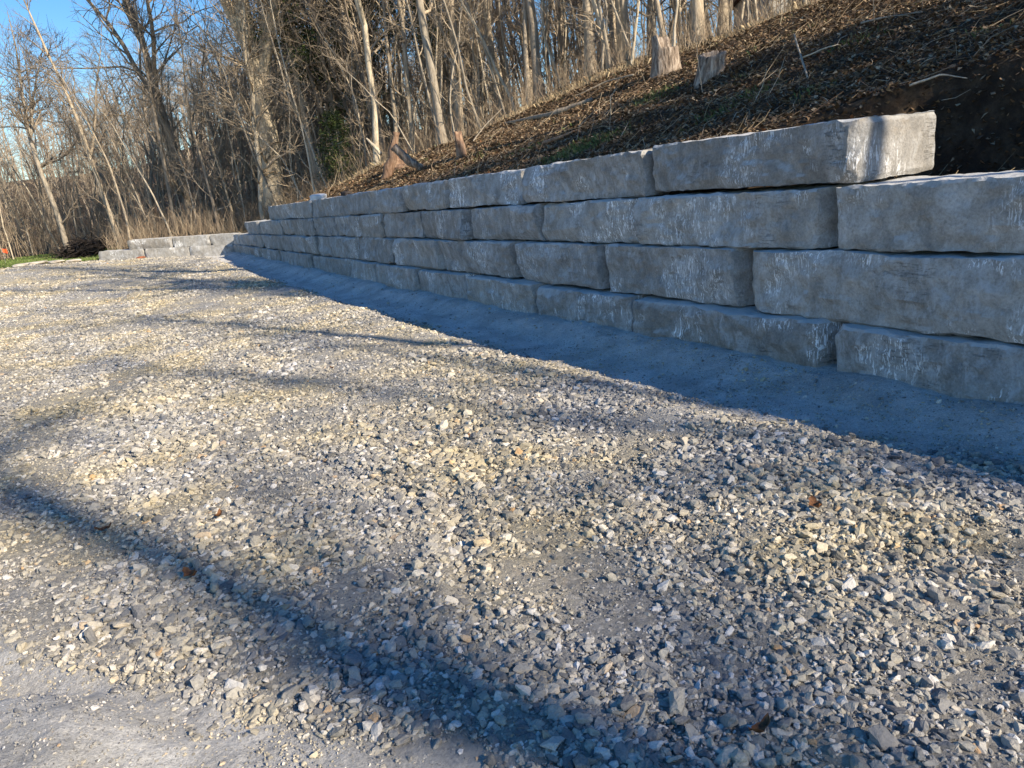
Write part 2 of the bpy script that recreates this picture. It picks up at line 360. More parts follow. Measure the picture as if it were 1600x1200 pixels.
# ------------------------------------------------------------------ wall blocks
def block(name, length, height, depth, seed, res, cr=(0, 0), cl=(0, 0), drop=0., rough=1.):
    """local frame: u along the wall, x into the wall (face at x=0), z up"""
    R_ = rng(seed)
    nu, nz, nd = max(6, int(length/res)), max(5, int(height/res)), max(4, int(depth/(res*2.2)))
    vid = {}; V = []; Fc = []
    def vert(i, j, k):
        key = (i, j, k)
        if key not in vid: vid[key] = len(V); V.append(key)
        return vid[key]
    for i in range(nu):
        for k in range(nz):
            Fc.append([vert(0, i+1, k), vert(0, i, k), vert(0, i, k+1), vert(0, i+1, k+1)])
            Fc.append([vert(nd, i, k), vert(nd, i+1, k), vert(nd, i+1, k+1), vert(nd, i, k+1)])
    for j in range(nd):
        for k in range(nz):
            Fc.append([vert(j, 0, k), vert(j+1, 0, k), vert(j+1, 0, k+1), vert(j, 0, k+1)])
            Fc.append([vert(j+1, nu, k), vert(j, nu, k), vert(j, nu, k+1), vert(j+1, nu, k+1)])
        for i in range(nu):
            Fc.append([vert(j, i, nz), vert(j+1, i, nz), vert(j+1, i+1, nz), vert(j, i+1, nz)])
            Fc.append([vert(j+1, i, 0), vert(j, i, 0), vert(j, i+1, 0), vert(j+1, i+1, 0)])
    K = np.array(V, float); x = K[:, 0]/nd*depth; u = K[:, 1]/nu*length; z = K[:, 2]/nz*height
    o = seed*7.31
    # wavering arrises: each face plane wanders on its own
    top = .016*fbm(u*1.6+o, x*2, 0, 3, 3)*rough + .011*fbm(u*9+o, x*9, 0, 3, 4)
    bot = (.020*fbm(u*1.9+o, x*2, 9, 3, 5) + .010*fbm(u*9+o, x*9, 9, 2, 6))*rough
    zn = z/height; z = z*(1) + top*zn + (bot - drop*(1-u/length) )*(1-zn)
    en = .016*fbm(z*4+o, x*3, 3, 3, 7)
    un = u/length; u = u + en*(1-un) + .016*fbm(z*4+o, x*3, 6, 3, 8)*un
    # split face relief
    f = (.036*fbm(u*1.3+o, z*2.2, 1, 2, 11) + .036*fbm(u*3.2+o, z*5, 2, 3, 12) + .017*fbm(u*13+o, z*20, 3, 3, 13))*rough
    ridge = np.abs(fbm(u*2.2+o, z*3.5, 4, 2, 14)); f = f + .05*np.clip(.25-ridge, 0, 1)*rough
    r2 = np.abs(fbm(u*5+o, z*8, 8, 3, 24)); f = f - .030*np.clip(.22-r2, 0, 1)*rough
    pl = np.full(len(x), 9.)
    for _ in range(int(4+length*3)):
        pu, pz = R_.uniform(0, length), R_.uniform(0, height)
        pl = np.minimum(pl, R_.uniform(0, .010)+R_.normal(0, .055)*(u-pu)+R_.normal(0, .10)*(z-pz)+.30*((u-pu)**2*.25+(z-pz)**2))
    f = f - np.clip(pl, -.05, .05)*.9*rough
    bed = vnoise(u*.8+o, z*26, 3, 15); f = f + .006*bed*sstep(.55, .1, z/height)
    # rounded and chipped edges
    er = .003 + .030*np.clip(fbm(u*2.4+o, z*2.4, x*2, 3, 16), 0, 1)
    dz = np.minimum(z, height-z); du = np.minimum(u, length-u)
    cham = np.clip(er-dz, 0, 1)**2/er*.8 + np.clip(er-du, 0, 1)**2/er*.9
    xf = f + cham
    if cr[0] > 0: xf = xf + cr[1]*np.clip(1-(u-.03*fbm(z*5+o, 0*z, 0, 2, 17))/(cr[0]*(.5+.8*z/height*(.3) + .4*(1-z/height))), 0, 1)
    if cl[0] > 0: xf = xf + cl[1]*np.clip(1-(length-u)/cl[0], 0, 1)
    x = x + xf*(1-x/depth)
    # rough end faces
    endm = np.where(K[:, 1] == 0, 1, 0) - np.where(K[:, 1] == nu, 1, 0)
    u = u + endm*(.012*fbm(x*5+o, z*7, 5, 3, 18) + .022*np.clip(.035-dz, 0, 1)/.035)
    topm = (K[:, 2] == nz); z = z + topm*.006*fbm(u*12, x*12+o, 0, 2, 19)
    Vn = np.stack([x, u, z], 1)
    # flat chips broken off arrises and corners
    cen = np.array([depth/2, length/2, height/2]); half = cen
    for c_ in range(int(R_.integers(6, 10)) if rough >= 1 else 2):
        corner = R_.random() < .45
        sg = np.array([-1, R_.choice([-1, 1]), R_.choice([-1, 1, -1])], float)
        if corner: nn = sg*np.array([R_.uniform(.5, 1), R_.uniform(.3, 1), R_.uniform(.4, 1)]); pt = cen+sg*half; dep_ = R_.uniform(.01, .04)*(1+.8*(R_.random() < .2))
        else: nn = np.array([-1, R_.normal(0, .10), sg[2]*R_.uniform(.25, .7)]); pt = cen+np.array([-half[0], 0, sg[2]*half[2]]); pt[1] = R_.uniform(.1, .9)*length; dep_ = R_.uniform(.004, .018)
        nn /= np.linalg.norm(nn); dd = (Vn-pt)@nn + dep_ + .010*fbm(u*9+o, z*9, c_, 2, 21)
        if not corner: dd = dd - .16*np.clip(np.abs(Vn[:, 1]-pt[1])-R_.uniform(.05, .3), 0, 9)
        Vn = Vn - np.clip(dd, 0, .06)[:, None]*nn
    me_ = mesh_from(name, Vn, np.array(Fc), np.full(len(Fc), 4), m_block, smooth=True)
    me_.set_sharp_from_angle(angle=rad(26)); return me_

ORD = ['first', 'second', 'third', 'fourth', 'fifth', 'sixth', 'seventh', 'eighth', 'ninth', 'tenth', 'eleventh', 'twelfth', 'thirteenth', 'fourteenth', 'fifteenth', 'sixteenth', 'seventeenth', 'eighteenth', 'nineteenth']
CNAME = {1: 'bottom course of the long wall', 2: 'second course up of the long wall', 3: 'third course up of the long wall', 4: 'top course of the long wall'}
JO = {4: [3.15, 5.22, 7.35, 9.41, 11.21, 12.72, 14.05, 16.82, 18.6, 20.55, 21.83],
      3: [1.2, 3.29, 5.36, 6.99, 8.78, 10.46, 12.15, 13.38, 14.89, 16.6, 18.77, 20.01, 21.7, 23.3, 25.39],
      2: [1.55, 4.0, 5.82, 7.55, 9.72, 11.7, 13.57, 15.36, 16.39, 17.67, 18.92, 20.8, 22.71, 23.62, 24.82, 25.89, 26.65, 27.8],
      1: [1.0, 3.19, 5.3, 7.01, 8.8, 10.58, 12.4, 14.06, 16.96, 18.19, 19.22, 20.36, 21.89, 23.13, 24.5, 25.9, 27.2, 28.0]}
FACE = {1: 4.06, 2: 4.12, 3: 4.18, 4: 4.24}
CSH = {1: 'bottom course', 2: 'second course up', 3: 'third course up', 4: 'top course'}
def ztop(c, y):
    t = np.clip(y/28, 0, 1)
    return {0: -.1 + .12*t, 1: .345+.15*t, 2: .83+.02*t, 3: 1.245-.02*t, 4: 1.655-.065*t}[c]
CR = {(4, 1): (.05, .12), (4, 2): (.10, .22), (4, 3): (.10, .18), (3, 1): (.13, .26), (3, 3): (.06, .14), (3, 4): (.10, .22), (3, 8): (.10, .2), (2, 1): (.14, .26), (2, 2): (.06, .14), (2, 3): (.12, .22), (2, 4): (.10, .2), (2, 6): (.14, .22), (2, 13): (.3, .3), (1, 1): (.14, .26), (1, 4): (.18, .26), (1, 5): (.06, .1)}
DESC = {(4, 0): 'grey stone block with its sunlit end facing the camera, right end of top course', (3, 0): 'big stone block with white scrape marks at the right edge, third course up',
        (2, 0): 'longest stone block at right, underside sloping down to the right, second course up', (1, 0): 'dusty half buried stone block furthest right in the bottom course'}
for c in (1, 2, 3, 4):
    J = JO[c]
    for i in range(len(J)-1):
        y0, y1 = J[i], J[i+1]; R_ = rng(c*100+i)
        ym_ = (y0+y1)/2
        gap = .014 + .016*R_.random() + .010*(ym_>9) + (.05 if (c, i) == (4, 2) else 0)
        ym = (y0+y1)/2; h = ztop(c, ym)-ztop(c-1, ym)
        if c == 1: h += .12
        g2 = .010 + .012*R_.random()
        res = .018 if ym < 9 else (.03 if ym < 16 else .06)
        drop = .055 if (c, i) == (2, 0) else 0.
        me = block('stone_block', y1-y0-gap, h-g2*(c > 1), .58+.08*R_.random()+(.12 if (c, i) == (4, 0) else 0), c*31+i, res, CR.get((c, i), (.04+.08*R_.random(), .02+.16*R_.random()*(R_.random() < .6))), (.03+.05*R_.random(), .01+.07*R_.random()*(R_.random() < .5)), drop)
        o = mobj('stone_block', me)
        zb = ztop(c, ym)-h + (g2 if c > 1 else 0)
        if c == 1 and i == 0: pass
        o.location = (FACE[c] + .040*(R_.random()-.5), y0+gap/2, zb)
        tilt = {(4, 0): .012}.get((c, i), .010*(R_.random()-.5))
        o.rotation_euler = (tilt, 0, .024*(R_.random()-.5))
        ln = y1-y0; size = 'long' if ln > 2.0 else ('short' if ln < 1.35 else 'mid-sized')
        lab = DESC.get((c, i), f'{size} grey stone block, {ORD[i]} from the right in the {CSH[c]}')
        tag(o, lab, 'stone block', 'rough limestone blocks stacked in the retaining wall')
# hidden continuation towards the viewer's right
for c, y0, y1 in ((1, -1.1, 1.0), (2, -.5, 1.55), (3, -.9, 1.2)):
    o = mobj('stone_block', block('stone_block', y1-y0-.02, .45, .6, c*57, .05)); o.location = (FACE[c], y0, ztop(c, 0)-.45)
    tag(o, f'grey stone block just past the right edge of view in the {CSH[c]}', 'stone block', 'rough limestone blocks stacked in the retaining wall')
# return wall
A = Vector((4.22, 28.0)); B = Vector((-.12, 31.0)); D2 = (B-A).normalized(); LR = (B-A).length
ang = math.atan2(D2.x, D2.y)         # rotation of +Y towards the wall direction
def along_px(px, z):
    lo, hi = -2., 12.
    for _ in range(40):
        m_ = (lo+hi)/2; p = A+D2*m_; v = Vector((p.x, p.y, z))-Vector((0, 0, EYE)); q = 800+F_PX*v.dot(RV)/v.dot(fw)
        if q > px: lo = m_
        else: hi = m_
    return lo
for row, px, name in ((0, [365, 295.5, 225, 155], 'lower'), (1, [365, 325, 267, 198], 'upper')):
    for i in range(3):
        a, b_ = along_px(px[i], .4+.4*row), along_px(px[i+1], .4+.4*row)
        if i == 0: a = max(a, .05)
        t = a/LR; sl_ = .26/LR if row == 0 else .24/LR
        zt0 = .50+.26*t; zb0 = -.02+.36*t
        z0, z1 = (zb0, zt0) if row == 0 else (zt0+.006, .86+.24*t)
        o = mobj('stone_block', block('stone_block', b_-a-.03, z1-z0, .6, 700+row*10+i, .08, (.05, .02), (.05, .02), 0, .7))
        p = A + D2*(a+.015) + Vector((D2.y, -D2.x))*(.06*row)
        o.location = (p.x, p.y, z0); o.rotation_euler = (math.atan(sl_), 0, -ang)
        pos = ['right-hand', 'middle', 'left-hand'][i]
        tag(o, f'pale sunlit limestone block, the {pos} one of the {name} row in the short far wall', 'stone block', 'blocks of the short return wall')

# ------------------------------------------------------------------ loose gravel (one stuff object)
def scatter_pts(seed):
    R_ = rng(seed); P_ = []; S_ = []
    def zone(ra, rb, az0, az1, dens, smean, ssig, smin, smax, full=False):
        a0, a1 = rad(az0), rad(az1); area = .5*(a1-a0)*(rb*rb-ra*ra); nn = int(area*dens)
        r = np.sqrt(R_.uniform(ra*ra, rb*rb, nn)); a = R_.uniform(a0, a1, nn)
        x, y = r*np.sin(a), r*np.cos(a); s = np.clip(smean*np.exp(ssig*R_.standard_normal(nn)), smin, smax)
        k = (x < 4.0) & (y < lot_far(np.minimum(x, 4.2))-.1) & (x > -14)
        x, y, s = x[k], y[k], s[k]
        d = dusty(x, y); keep = R_.random(len(x)) > d*np.where(s > .016, .95, .45)
        x, y, s, d = x[keep], y[keep], s[keep], d[keep]
        # local grading: coarser and finer patches
        g = 1 + .32*fbm(x*1.1, y*1.1, 0, 3, 201) ; s = s*g*(1-.35*d)
        P_.append(np.stack([x, y], 1)); S_.append(s)
    zone(.8, 3.4, -30, 95, 3000, .0215, .40, .010, .052)
    zone(3.4, 6.5, -24, 80, 2500, .0215, .40, .011, .054)
    zone(6.5, 12, -20, 42, 1500, .0235, .38, .013, .06)
    zone(12, 20, -20, 22, 700, .028, .34, .018, .065)
    zone(20, 40, -20, 13, 250, .036, .3, .02, .07)
    zone(.8, 4.2, -28, 90, 6500, .0075, .38, .0035, .014)
    zone(4.2, 7.0, -22, 70, 2200, .011, .3, .006, .016)
    P_ = np.concatenate(P_); S_ = np.concatenate(S_)
    # a few hand-placed larger rocks
    big = [(.43, 2.22, .075), (.36, 2.05, .055), (.60, 2.05, .05), (3.28, 1.98, .06), (3.22, 1.86, .06), (3.36, 1.88, .05), (3.24, 2.80, .045), (3.2, 1.97, .05),
           (1.47, 1.0, .055), (1.36, .98, .06), (1.5, 1.18, .05), (1.6, 1.05, .06), (.97, 1.60, .05), (1.15, 1.42, .06), (2.0, 1.5, .06), (1.85, 1.25, .05), (.25, 2.5, .06), (.85, 1.9, .05)]
    P_ = np.concatenate([P_, np.array([(a, b_) for a, b_, c_ in big])]); S_ = np.concatenate([S_, np.array([c_ for a, b_, c_ in big])])
    return P_, S_
P_, S_ = scatter_pts(11); R_ = rng(12); nP = len(P_)
asp = np.stack([S_*R_.uniform(.85, 1.45, nP), S_*R_.uniform(.65, 1.05, nP), S_*R_.uniform(.38, .80, nP)], 1)
lift = np.where(R_.random(nP) < .22, R_.uniform(.15, .7, nP), R_.uniform(-.35, .2, nP))
zz = lot_z(P_[:, 0], P_[:, 1], False) + asp[:, 2]*.5*lift*1.6 + .001
rot = np.stack([R_.normal(0, .38, nP), R_.normal(0, .38, nP), R_.uniform(0, 6.283, nP)], 1)
me = bpy.data.meshes.new('gravel'); me.vertices.add(nP)
me.vertices.foreach_set('co', np.stack([P_[:, 0], P_[:, 1], zz], 1).astype(np.float32).ravel())
for nm, ar in (('rot', rot), ('scl', asp)):
    at = me.attributes.new(nm, 'FLOAT_VECTOR', 'POINT'); at.data.foreach_set('vector', ar.astype(np.float32).ravel())
at = me.attributes.new('pick', 'INT', 'POINT'); at.data.foreach_set('value', R_.integers(0, 18, nP).astype(np.int32))
gravel = mobj('gravel', me); me.materials.append(m_stone)
tag(gravel, 'loose crushed limestone gravel spread over the lot', 'gravel', kind='stuff')
ng = bpy.data.node_groups.new('gravel_nodes', 'GeometryNodeTree')
ng.interface.new_socket('Geometry', in_out='INPUT', socket_type='NodeSocketGeometry'); ng.interface.new_socket('Geometry', in_out='OUTPUT', socket_type='NodeSocketGeometry')
gi = ng.nodes.new('NodeGroupInput'); go = ng.nodes.new('NodeGroupOutput')
def gnode(t, **k):
    o = ng.nodes.new(t)
    for a, v in k.items(): setattr(o, a, v)
    return o
L_ = ng.links.new
join = gnode('GeometryNodeGeometryToInstance')
for v in range(18):
    pts = gnode('GeometryNodePoints'); pts.inputs['Count'].default_value = 13 + (v*5) % 11
    rv = gnode('FunctionNodeRandomValue', data_type='FLOAT_VECTOR'); rv.inputs[0].default_value = (-1, -1, -1); rv.inputs[1].default_value = (1, 1, 1)
    rv.inputs['Seed'].default_value = 40+v*7
    nrm = gnode('ShaderNodeVectorMath', operation='NORMALIZE'); L_(rv.outputs[0], nrm.inputs[0])
    mx = gnode('ShaderNodeMix', data_type='VECTOR'); mx.inputs[0].default_value = .55; L_(rv.outputs[0], mx.inputs[4]); L_(nrm.outputs[0], mx.inputs[5])
    sc_ = gnode('ShaderNodeVectorMath', operation='SCALE'); sc_.inputs[3].default_value = .62; L_(mx.outputs[1], sc_.inputs[0])
    L_(sc_.outputs[0], pts.inputs['Position'])
    ch = gnode('GeometryNodeConvexHull'); L_(pts.outputs[0], ch.inputs[0])
    sub = gnode('GeometryNodeSubdivideMesh'); sub.inputs['Level'].default_value = 2; L_(ch.outputs[0], sub.inputs[0])
    nz_ = gnode('ShaderNodeTexNoise'); nz_.inputs['Scale'].default_value = 2.6; nz_.inputs['Detail'].default_value = 3
    ps = gnode('GeometryNodeInputPosition'); L_(ps.outputs[0], nz_.inputs['Vector'])
    sb = gnode('ShaderNodeVectorMath', operation='SUBTRACT'); L_(nz_.outputs['Color'], sb.inputs[0]); sb.inputs[1].default_value = (.5, .5, .5)
    s2 = gnode('ShaderNodeVectorMath', operation='SCALE'); s2.inputs[3].default_value = .30; L_(sb.outputs[0], s2.inputs[0])
    sp_ = gnode('GeometryNodeSetPosition'); L_(sub.outputs[0], sp_.inputs[0]); L_(s2.outputs[0], sp_.inputs['Offset'])
    L_(sp_.outputs[0], join.inputs[0])
iop = gnode('GeometryNodeInstanceOnPoints'); iop.inputs['Pick Instance'].default_value = True
L_(gi.outputs[0], iop.inputs['Points']); L_(join.outputs[0], iop.inputs['Instance'])
def named(nm, tp):
    o = gnode('GeometryNodeInputNamedAttribute', data_type=tp); o.inputs[0].default_value = nm; return o.outputs[0]
L_(named('pick', 'INT'), iop.inputs['Instance Index']); L_(named('scl', 'FLOAT_VECTOR'), iop.inputs['Scale'])
e2r = gnode('FunctionNodeEulerToRotation'); L_(named('rot', 'FLOAT_VECTOR'), e2r.inputs[0]); L_(e2r.outputs[0], iop.inputs['Rotation'])
smt = gnode('GeometryNodeSetMaterial'); smt.inputs['Material'].default_value = m_stone; L_(iop.outputs[0], smt.inputs[0]); L_(smt.outputs[0], go.inputs[0])
mod = gravel.modifiers.new('scatter', 'NODES'); mod.node_group = ng

# ------------------------------------------------------------------ tubes, trees
class Tubes:
    def __init__(s): s.V = []; s.F = []; s.C = []; s.n = 0
    def add(s, pts, radii, sides, col=None, cap=False):
        pts = np.asarray(pts, float); radii = np.asarray(radii, float); m = len(pts)
        t = np.gradient(pts, axis=0); t /= np.linalg.norm(t, axis=1, keepdims=True)+1e-9
        ref = np.array([1., 0, 0]) if abs(t[0][0]) < .8 else np.array([0, 1., 0])
        a = np.cross(t, ref); a /= np.linalg.norm(a, axis=1, keepdims=True)+1e-9; b_ = np.cross(t, a)
        th = np.arange(sides)/sides*2*np.pi
        ring = pts[:, None] + radii[:, None, None]*(np.cos(th)[None, :, None]*a[:, None] + np.sin(th)[None, :, None]*b_[:, None])
        s.V.append(ring.reshape(-1, 3)); i = np.arange(m*sides).reshape(m, sides)+s.n; j = np.roll(i, -1, 1)
        s.F.append(np.stack([i[:-1], j[:-1], j[1:], i[1:]], -1).reshape(-1, 4))
        if col is not None: s.C.append(np.tile(col, (m*sides, 1)))
        s.n += m*sides
    def mesh(s, name, mat, smooth=True):
        F = np.concatenate(s.F); return mesh_from(name, np.concatenate(s.V), F, np.full(len(F), 4), mat, smooth, np.concatenate(s.C) if s.C else None)
def grow(R_, p, d, ln, segs, wig, up):
    pts = [np.array(p, float)]; d = np.array(d, float)
    for i in range(segs):
        d = d + R_.normal(0, wig, 3); d[2] += up; d /= np.linalg.norm(d); pts.append(pts[-1]+d*ln/segs)
    return np.array(pts)
def side_dir(R_, t, ang):
    r = R_.normal(0, 1, 3); r -= t*r.dot(t); r /= np.linalg.norm(r)+1e-9
    return t*math.cos(ang)+r*math.sin(ang)
def make_tree(seed, H, r, n1, n2, n3, first=.35, wig=.06, spread=1., forks=0, lean=(0, 0), low=0, minr=.004, twig_len=.7, sides=8):
    R_ = rng(seed); T, Cn = Tubes(), Tubes()
    main = grow(R_, (0, 0, -.3), (lean[0], lean[1], 1), H+.3, 14, wig, .03)
    stems = [(main, r*(1-np.linspace(0, 1, 15))**.75*.93+r*.07, H)]
    rr = stems[0][1]; rr[0] *= 1.35; rr[1] *= 1.0; T.add(main, rr, sides)
    for f in range(forks):
        k = int(R_.integers(4, 8)); t = main[k+1]-main[k]; t /= np.linalg.norm(t)
        d = side_dir(R_, t, rad(R_.uniform(16, 34))); ln = (H*(1-k/14))*R_.uniform(.75, 1.0)
        st = grow(R_, main[k], d, ln, 10, wig*1.3, .07); ra = rr[k]*.72*(1-np.linspace(0, 1, 11))**.8+.006
        T.add(st, ra, sides-2); stems.append((st, ra, ln))
    for st, ra, sl in stems:
        m = len(st)-1; cnt = int(n1*(1 if st is main else .6))
        for i in range(cnt+(low if st is main else 0)):
            f = R_.uniform(first if st is main else .12, .98) if i < cnt else R_.uniform(.10, first)
            k = min(int(f*m), m-1); q = f*m-k; p = st[k]*(1-q)+st[k+1]*q; t = st[k+1]-st[k]; t /= np.linalg.norm(t)
            rb = max(min(ra[k]*.5, .05), .010); ln = spread*H*.20*(1.15-f*.75)*R_.uniform(.55, 1.3)
            b1 = grow(R_, p, side_dir(R_, t, rad(R_.uniform(32, 72))), ln, 7, .16, .05)
            Cn.add(b1, np.linspace(rb, minr, 8), 5)
            for j in range(n2):
                k2 = int(R_.integers(1, 7)); t2 = b1[k2+1]-b1[k2]; t2 /= np.linalg.norm(t2)
                b2 = grow(R_, b1[k2], side_dir(R_, t2, rad(R_.uniform(25, 60))), ln*R_.uniform(.25, .55), 4, .2, .05)
                Cn.add(b2, np.linspace(max(rb*.4, minr*1.2), minr*.8, 5), 3)
                for l in range(n3):
                    k3 = int(R_.integers(1, 4)); t3 = b2[k3+1]-b2[k3]; t3 /= np.linalg.norm(t3)
                    b3 = grow(R_, b2[k3], side_dir(R_, t3, rad(R_.uniform(20, 55))), twig_len*R_.uniform(.4, 1.1), 2, .18, .05)
                    Cn.add(b3, np.linspace(minr*.9, minr*.5, 3), 3)
    return T, Cn
TREEM = []
def tree_proto(barkm, *a, **k):
    T, Cn = make_tree(*a, **k); return (T.mesh('trunk', barkm), Cn.mesh('crown', m_twig))
def place_tree(name, meshes, x, y, rz, sc, label, cat, group=None, tilt=(0, 0), z=None):
    root = empty(name, (x, y, float(hill_z(x, y)) if z is None else z), rz, sc)
    root.rotation_euler = (tilt[0], tilt[1], rz)
    mobj('trunk', meshes[0], root); mobj('crown', meshes[1], root)
    return tag(root, label, cat, group)

tall = [tree_proto(m_bark, 300+i, h, r, n1, 6, 4, first=fi, forks=fk, wig=wg, low=3, minr=.0055) for i, (h, r, n1, fi, fk, wg) in enumerate([
    (15, .11, 18, .40, 0, .045), (17, .145, 20, .46, 1, .05), (13, .085, 16, .36, 0, .07), (16, .125, 18, .42, 1, .06), (14, .10, 16, .38, 1, .08), (18, .17, 20, .48, 1, .04), (12, .075, 15, .32, 0, .09)])]
sap = [tree_proto(m_pale, 330+i, h, r, n1, 4, 3, first=fi, wig=wg, low=2, minr=.004, twig_len=.4, sides=5, spread=.9) for i, (h, r, n1, fi, wg) in enumerate([
    (6, .035, 14, .3, .07), (7.5, .045, 16, .35, .06), (5, .028, 12, .25, .10), (8.5, .055, 16, .4, .06), (4, .022, 11, .2, .12), (6.5, .04, 14, .3, .13)])]

# edge of the wood on the slope (x as a function of y): the wood stands beyond it
def edge_x(y):
    return np.interp(y, [-20, 6, 10, 12.2, 14.5, 17, 20, 23, 26, 30, 34], [30, 24, 18.5, 15.4, 13.0, 11.2, 9.3, 7.6, 6.3, 5.6, 5.2])
R_ = rng(77)
def pix(x, y, z):
    v = Vector((x, y, z-EYE)); q = v.dot(fw)
    return (800+F_PX*v.dot(RV)/q, 600-F_PX*v.dot(UV)/q) if q > .1 else (-9999, 0)
placed = []
def spot(fn, mind, tries=400):
    for _ in range(tries):
        x, y = fn()
        dx_, dy_ = x-6.3, y-30.6; al_ = dx_*.41-dy_*.91
        if 0 < al_ < 14 and abs(dx_*.91+dy_*.41) < 1.0: continue
        if all((x-a)**2+(y-b_)**2 > mind**2 for a, b_ in placed) and -150 < pix(x, y, float(hill_z(x, y)))[0] < 1750:
            placed.append((x, y)); return x, y
    return None
def fA(dep=20, off=.3):
    def f():
        y = R_.uniform(9, 44); return edge_x(y)+off*(1+1.5*(y > 19))+dep*R_.random()**1.3, y
    return f
def fB():
    x = R_.uniform(.5, 7); return x, float(lot_far(min(x, 4.2)))+R_.uniform(1.5, 20)
def fC():
    return R_.uniform(-24, 1), R_.uniform(38.5, 60)

def region(x, y, f):
    px = pix(x, y, float(hill_z(x, y)))[0]
    if f is fB: return ('behind the left half of the short far wall' if px < 262 else 'behind the right half of the short far wall')
    if f is fC or f is fS: return ('beyond the lawn left of the lone forked tree' if px < 95 else 'beyond the lawn between the lone tree and short wall')
    if px < 440: return 'beside the massive pale tree at the wall end'
    if px < 640: return 'in the wood behind the leaning log'
    if px < 800: return 'in the wood above the slim broken stump'
    if px < 1000: return 'at the crest above the fallen log'
    if px < 1110: return 'at the crest behind the two big stumps'
    return 'at the crest right of the two big stumps'
def fS(): return R_.uniform(-20, 0), 38.0+R_.random()**1.5*14
fa1, fa2 = fA(22, 1.2), fA(9, 0)
for cnt, f, mind, big_ in ((120, fa1, 1.1, 1), (40, fB, 1.4, 1), (55, fC, 1.6, 1), (210, fa2, .45, 0), (60, fB, .7, 0), (60, fS, .8, 0)):
    for i in range(cnt):
        s_ = spot(f, mind)
        if not s_: continue
        where = region(s_[0], s_[1], f); rz_ = R_.uniform(0, 6.28)
        if big_:
            k = int(R_.integers(0, len(tall))); z_s = .33 if f is fC else (.52 if f is fB else 1.); kind_ = ['tall bare tree', 'tall forked bare tree', 'slim bare tree', 'tall forked bare tree', 'slim forked bare tree', 'thick forked bare tree', 'thin crooked bare tree'][k]
            place_tree('bare_tree', tall[k], s_[0], s_[1], rz_, z_s*R_.uniform(.8, 1.12), f'{kind_} {where}', 'tree', f'{kind_}s {where}', (R_.normal(0, .05), R_.normal(0, .05)))
        else:
            k = int(R_.integers(0, len(sap))); kind_ = ['straight bare sapling', 'tall bare sapling', 'short crooked sapling', 'tall bare sapling', 'short crooked sapling', 'bent bare sapling'][k]
            place_tree('sapling', sap[k], s_[0], s_[1], rz_, R_.uniform(.75, 1.3)*(.66 if f is fS else (.8 if f is fB else 1)), f'{kind_} {where}', 'sapling', f'{kind_}s {where}', (R_.normal(0, .10), R_.normal(0, .10)))

# named trees
big = tree_proto(m_pale, 401, 17, .42, 26, 8, 5, first=.22, forks=4, wig=.07, spread=1.25, low=4, minr=.009, sides=12)
place_tree('bare_tree', big, 6.3, 30.6, 2.2, 1, 'massive pale tree with spreading limbs just behind the far end of the long wall', 'tree', tilt=(0, -.03))
lone = tree_proto(m_pale, 405, 11, .125, 20, 7, 5, first=.32, forks=2, wig=.06, spread=1.2, low=1, minr=.008, sides=10)
place_tree('bare_tree', lone, -1.1, 35.0, .9, .9, 'pale forked tree standing alone at the back edge of the lawn', 'tree', tilt=(0, .02))
tp = tree_proto(m_bark, 409, 16, .20, 24, 8, 5, first=.3, forks=3, wig=.07, spread=1.3, low=2, minr=.009, sides=10)
place_tree('bare_tree', tp, 3.6, 35.0, 1.2, .95, 'tall many limbed tree against the blue sky behind the short far wall', 'tree')
arch = tree_proto(m_pale, 413, 11, .10, 20, 7, 5, first=.2, forks=2, wig=.11, spread=1.5, low=5, minr=.006, sides=8)
place_tree('bare_tree', arch, 5.6, 29.2, 3.4, 1, 'slender leaning tree with arching branches beside the massive pale tree', 'tree', tilt=(0, -.12))
mid = tree_proto(m_pale, 417, 15, .10, 20, 6, 5, first=.3, forks=2, wig=.08, low=2, minr=.006, sides=8)
place_tree('bare_tree', mid, 7.9, 22.6, .4, 1, 'crooked pale tree right behind the leaning broken trunk', 'tree')
mid2 = tree_proto(m_pale, 421, 16, .13, 20, 6, 5, first=.4, forks=1, wig=.05, low=2, minr=.006, sides=8)
place_tree('bare_tree', mid2, 9.3, 20.4, 1.4, 1, 'straight pale tree leaning left behind the short broken stump', 'tree', tilt=(0, -.1))
def at_px(px, py, far=80):
    """first hit of the view ray with the hillside"""
    d = ray(px, py); p0 = Vector((0, 0, EYE)); t = 2.
    while t < far:
        p = p0+d*t
        if p.z < float(hill_z(p.x, p.y)) and p.x > 4.3: return p.x, p.y
        t += .05
    return p.x, p.y
for px, py, rr_, lab in ((1066, 72, .23, 'thick straight trunk rising right behind the tall hollow stump'), (1090, 74, .16, 'thick grey trunk just right of the one behind the tall hollow stump'),
                         (842, 158, .16, 'pale trunk at the hill crest above the fallen log'), (975, 100, .13, 'slim dark trunk left of the tall hollow stump')):
    x, y = at_px(px, py); q = math.hypot(x, y); x *= 1+1.2/q; y *= 1+1.2/q
    place_tree('bare_tree', tree_proto(m_bark, int(px), 17, rr_, 20, 6, 4, first=.4, wig=.03, minr=.006, sides=10), x, y, px*.1, 1, lab, 'tree')

airy = [tree_proto(m_bark, 460+i, h, r, n1, 4, 2, first=.4, forks=fk, wig=.05, minr=.009) for i, (h, r, n1, fk) in enumerate([(15, .15, 14, 0), (15, .22, 16, 1), (18, .18, 24, 1), (15, .24, 18, 0)])]
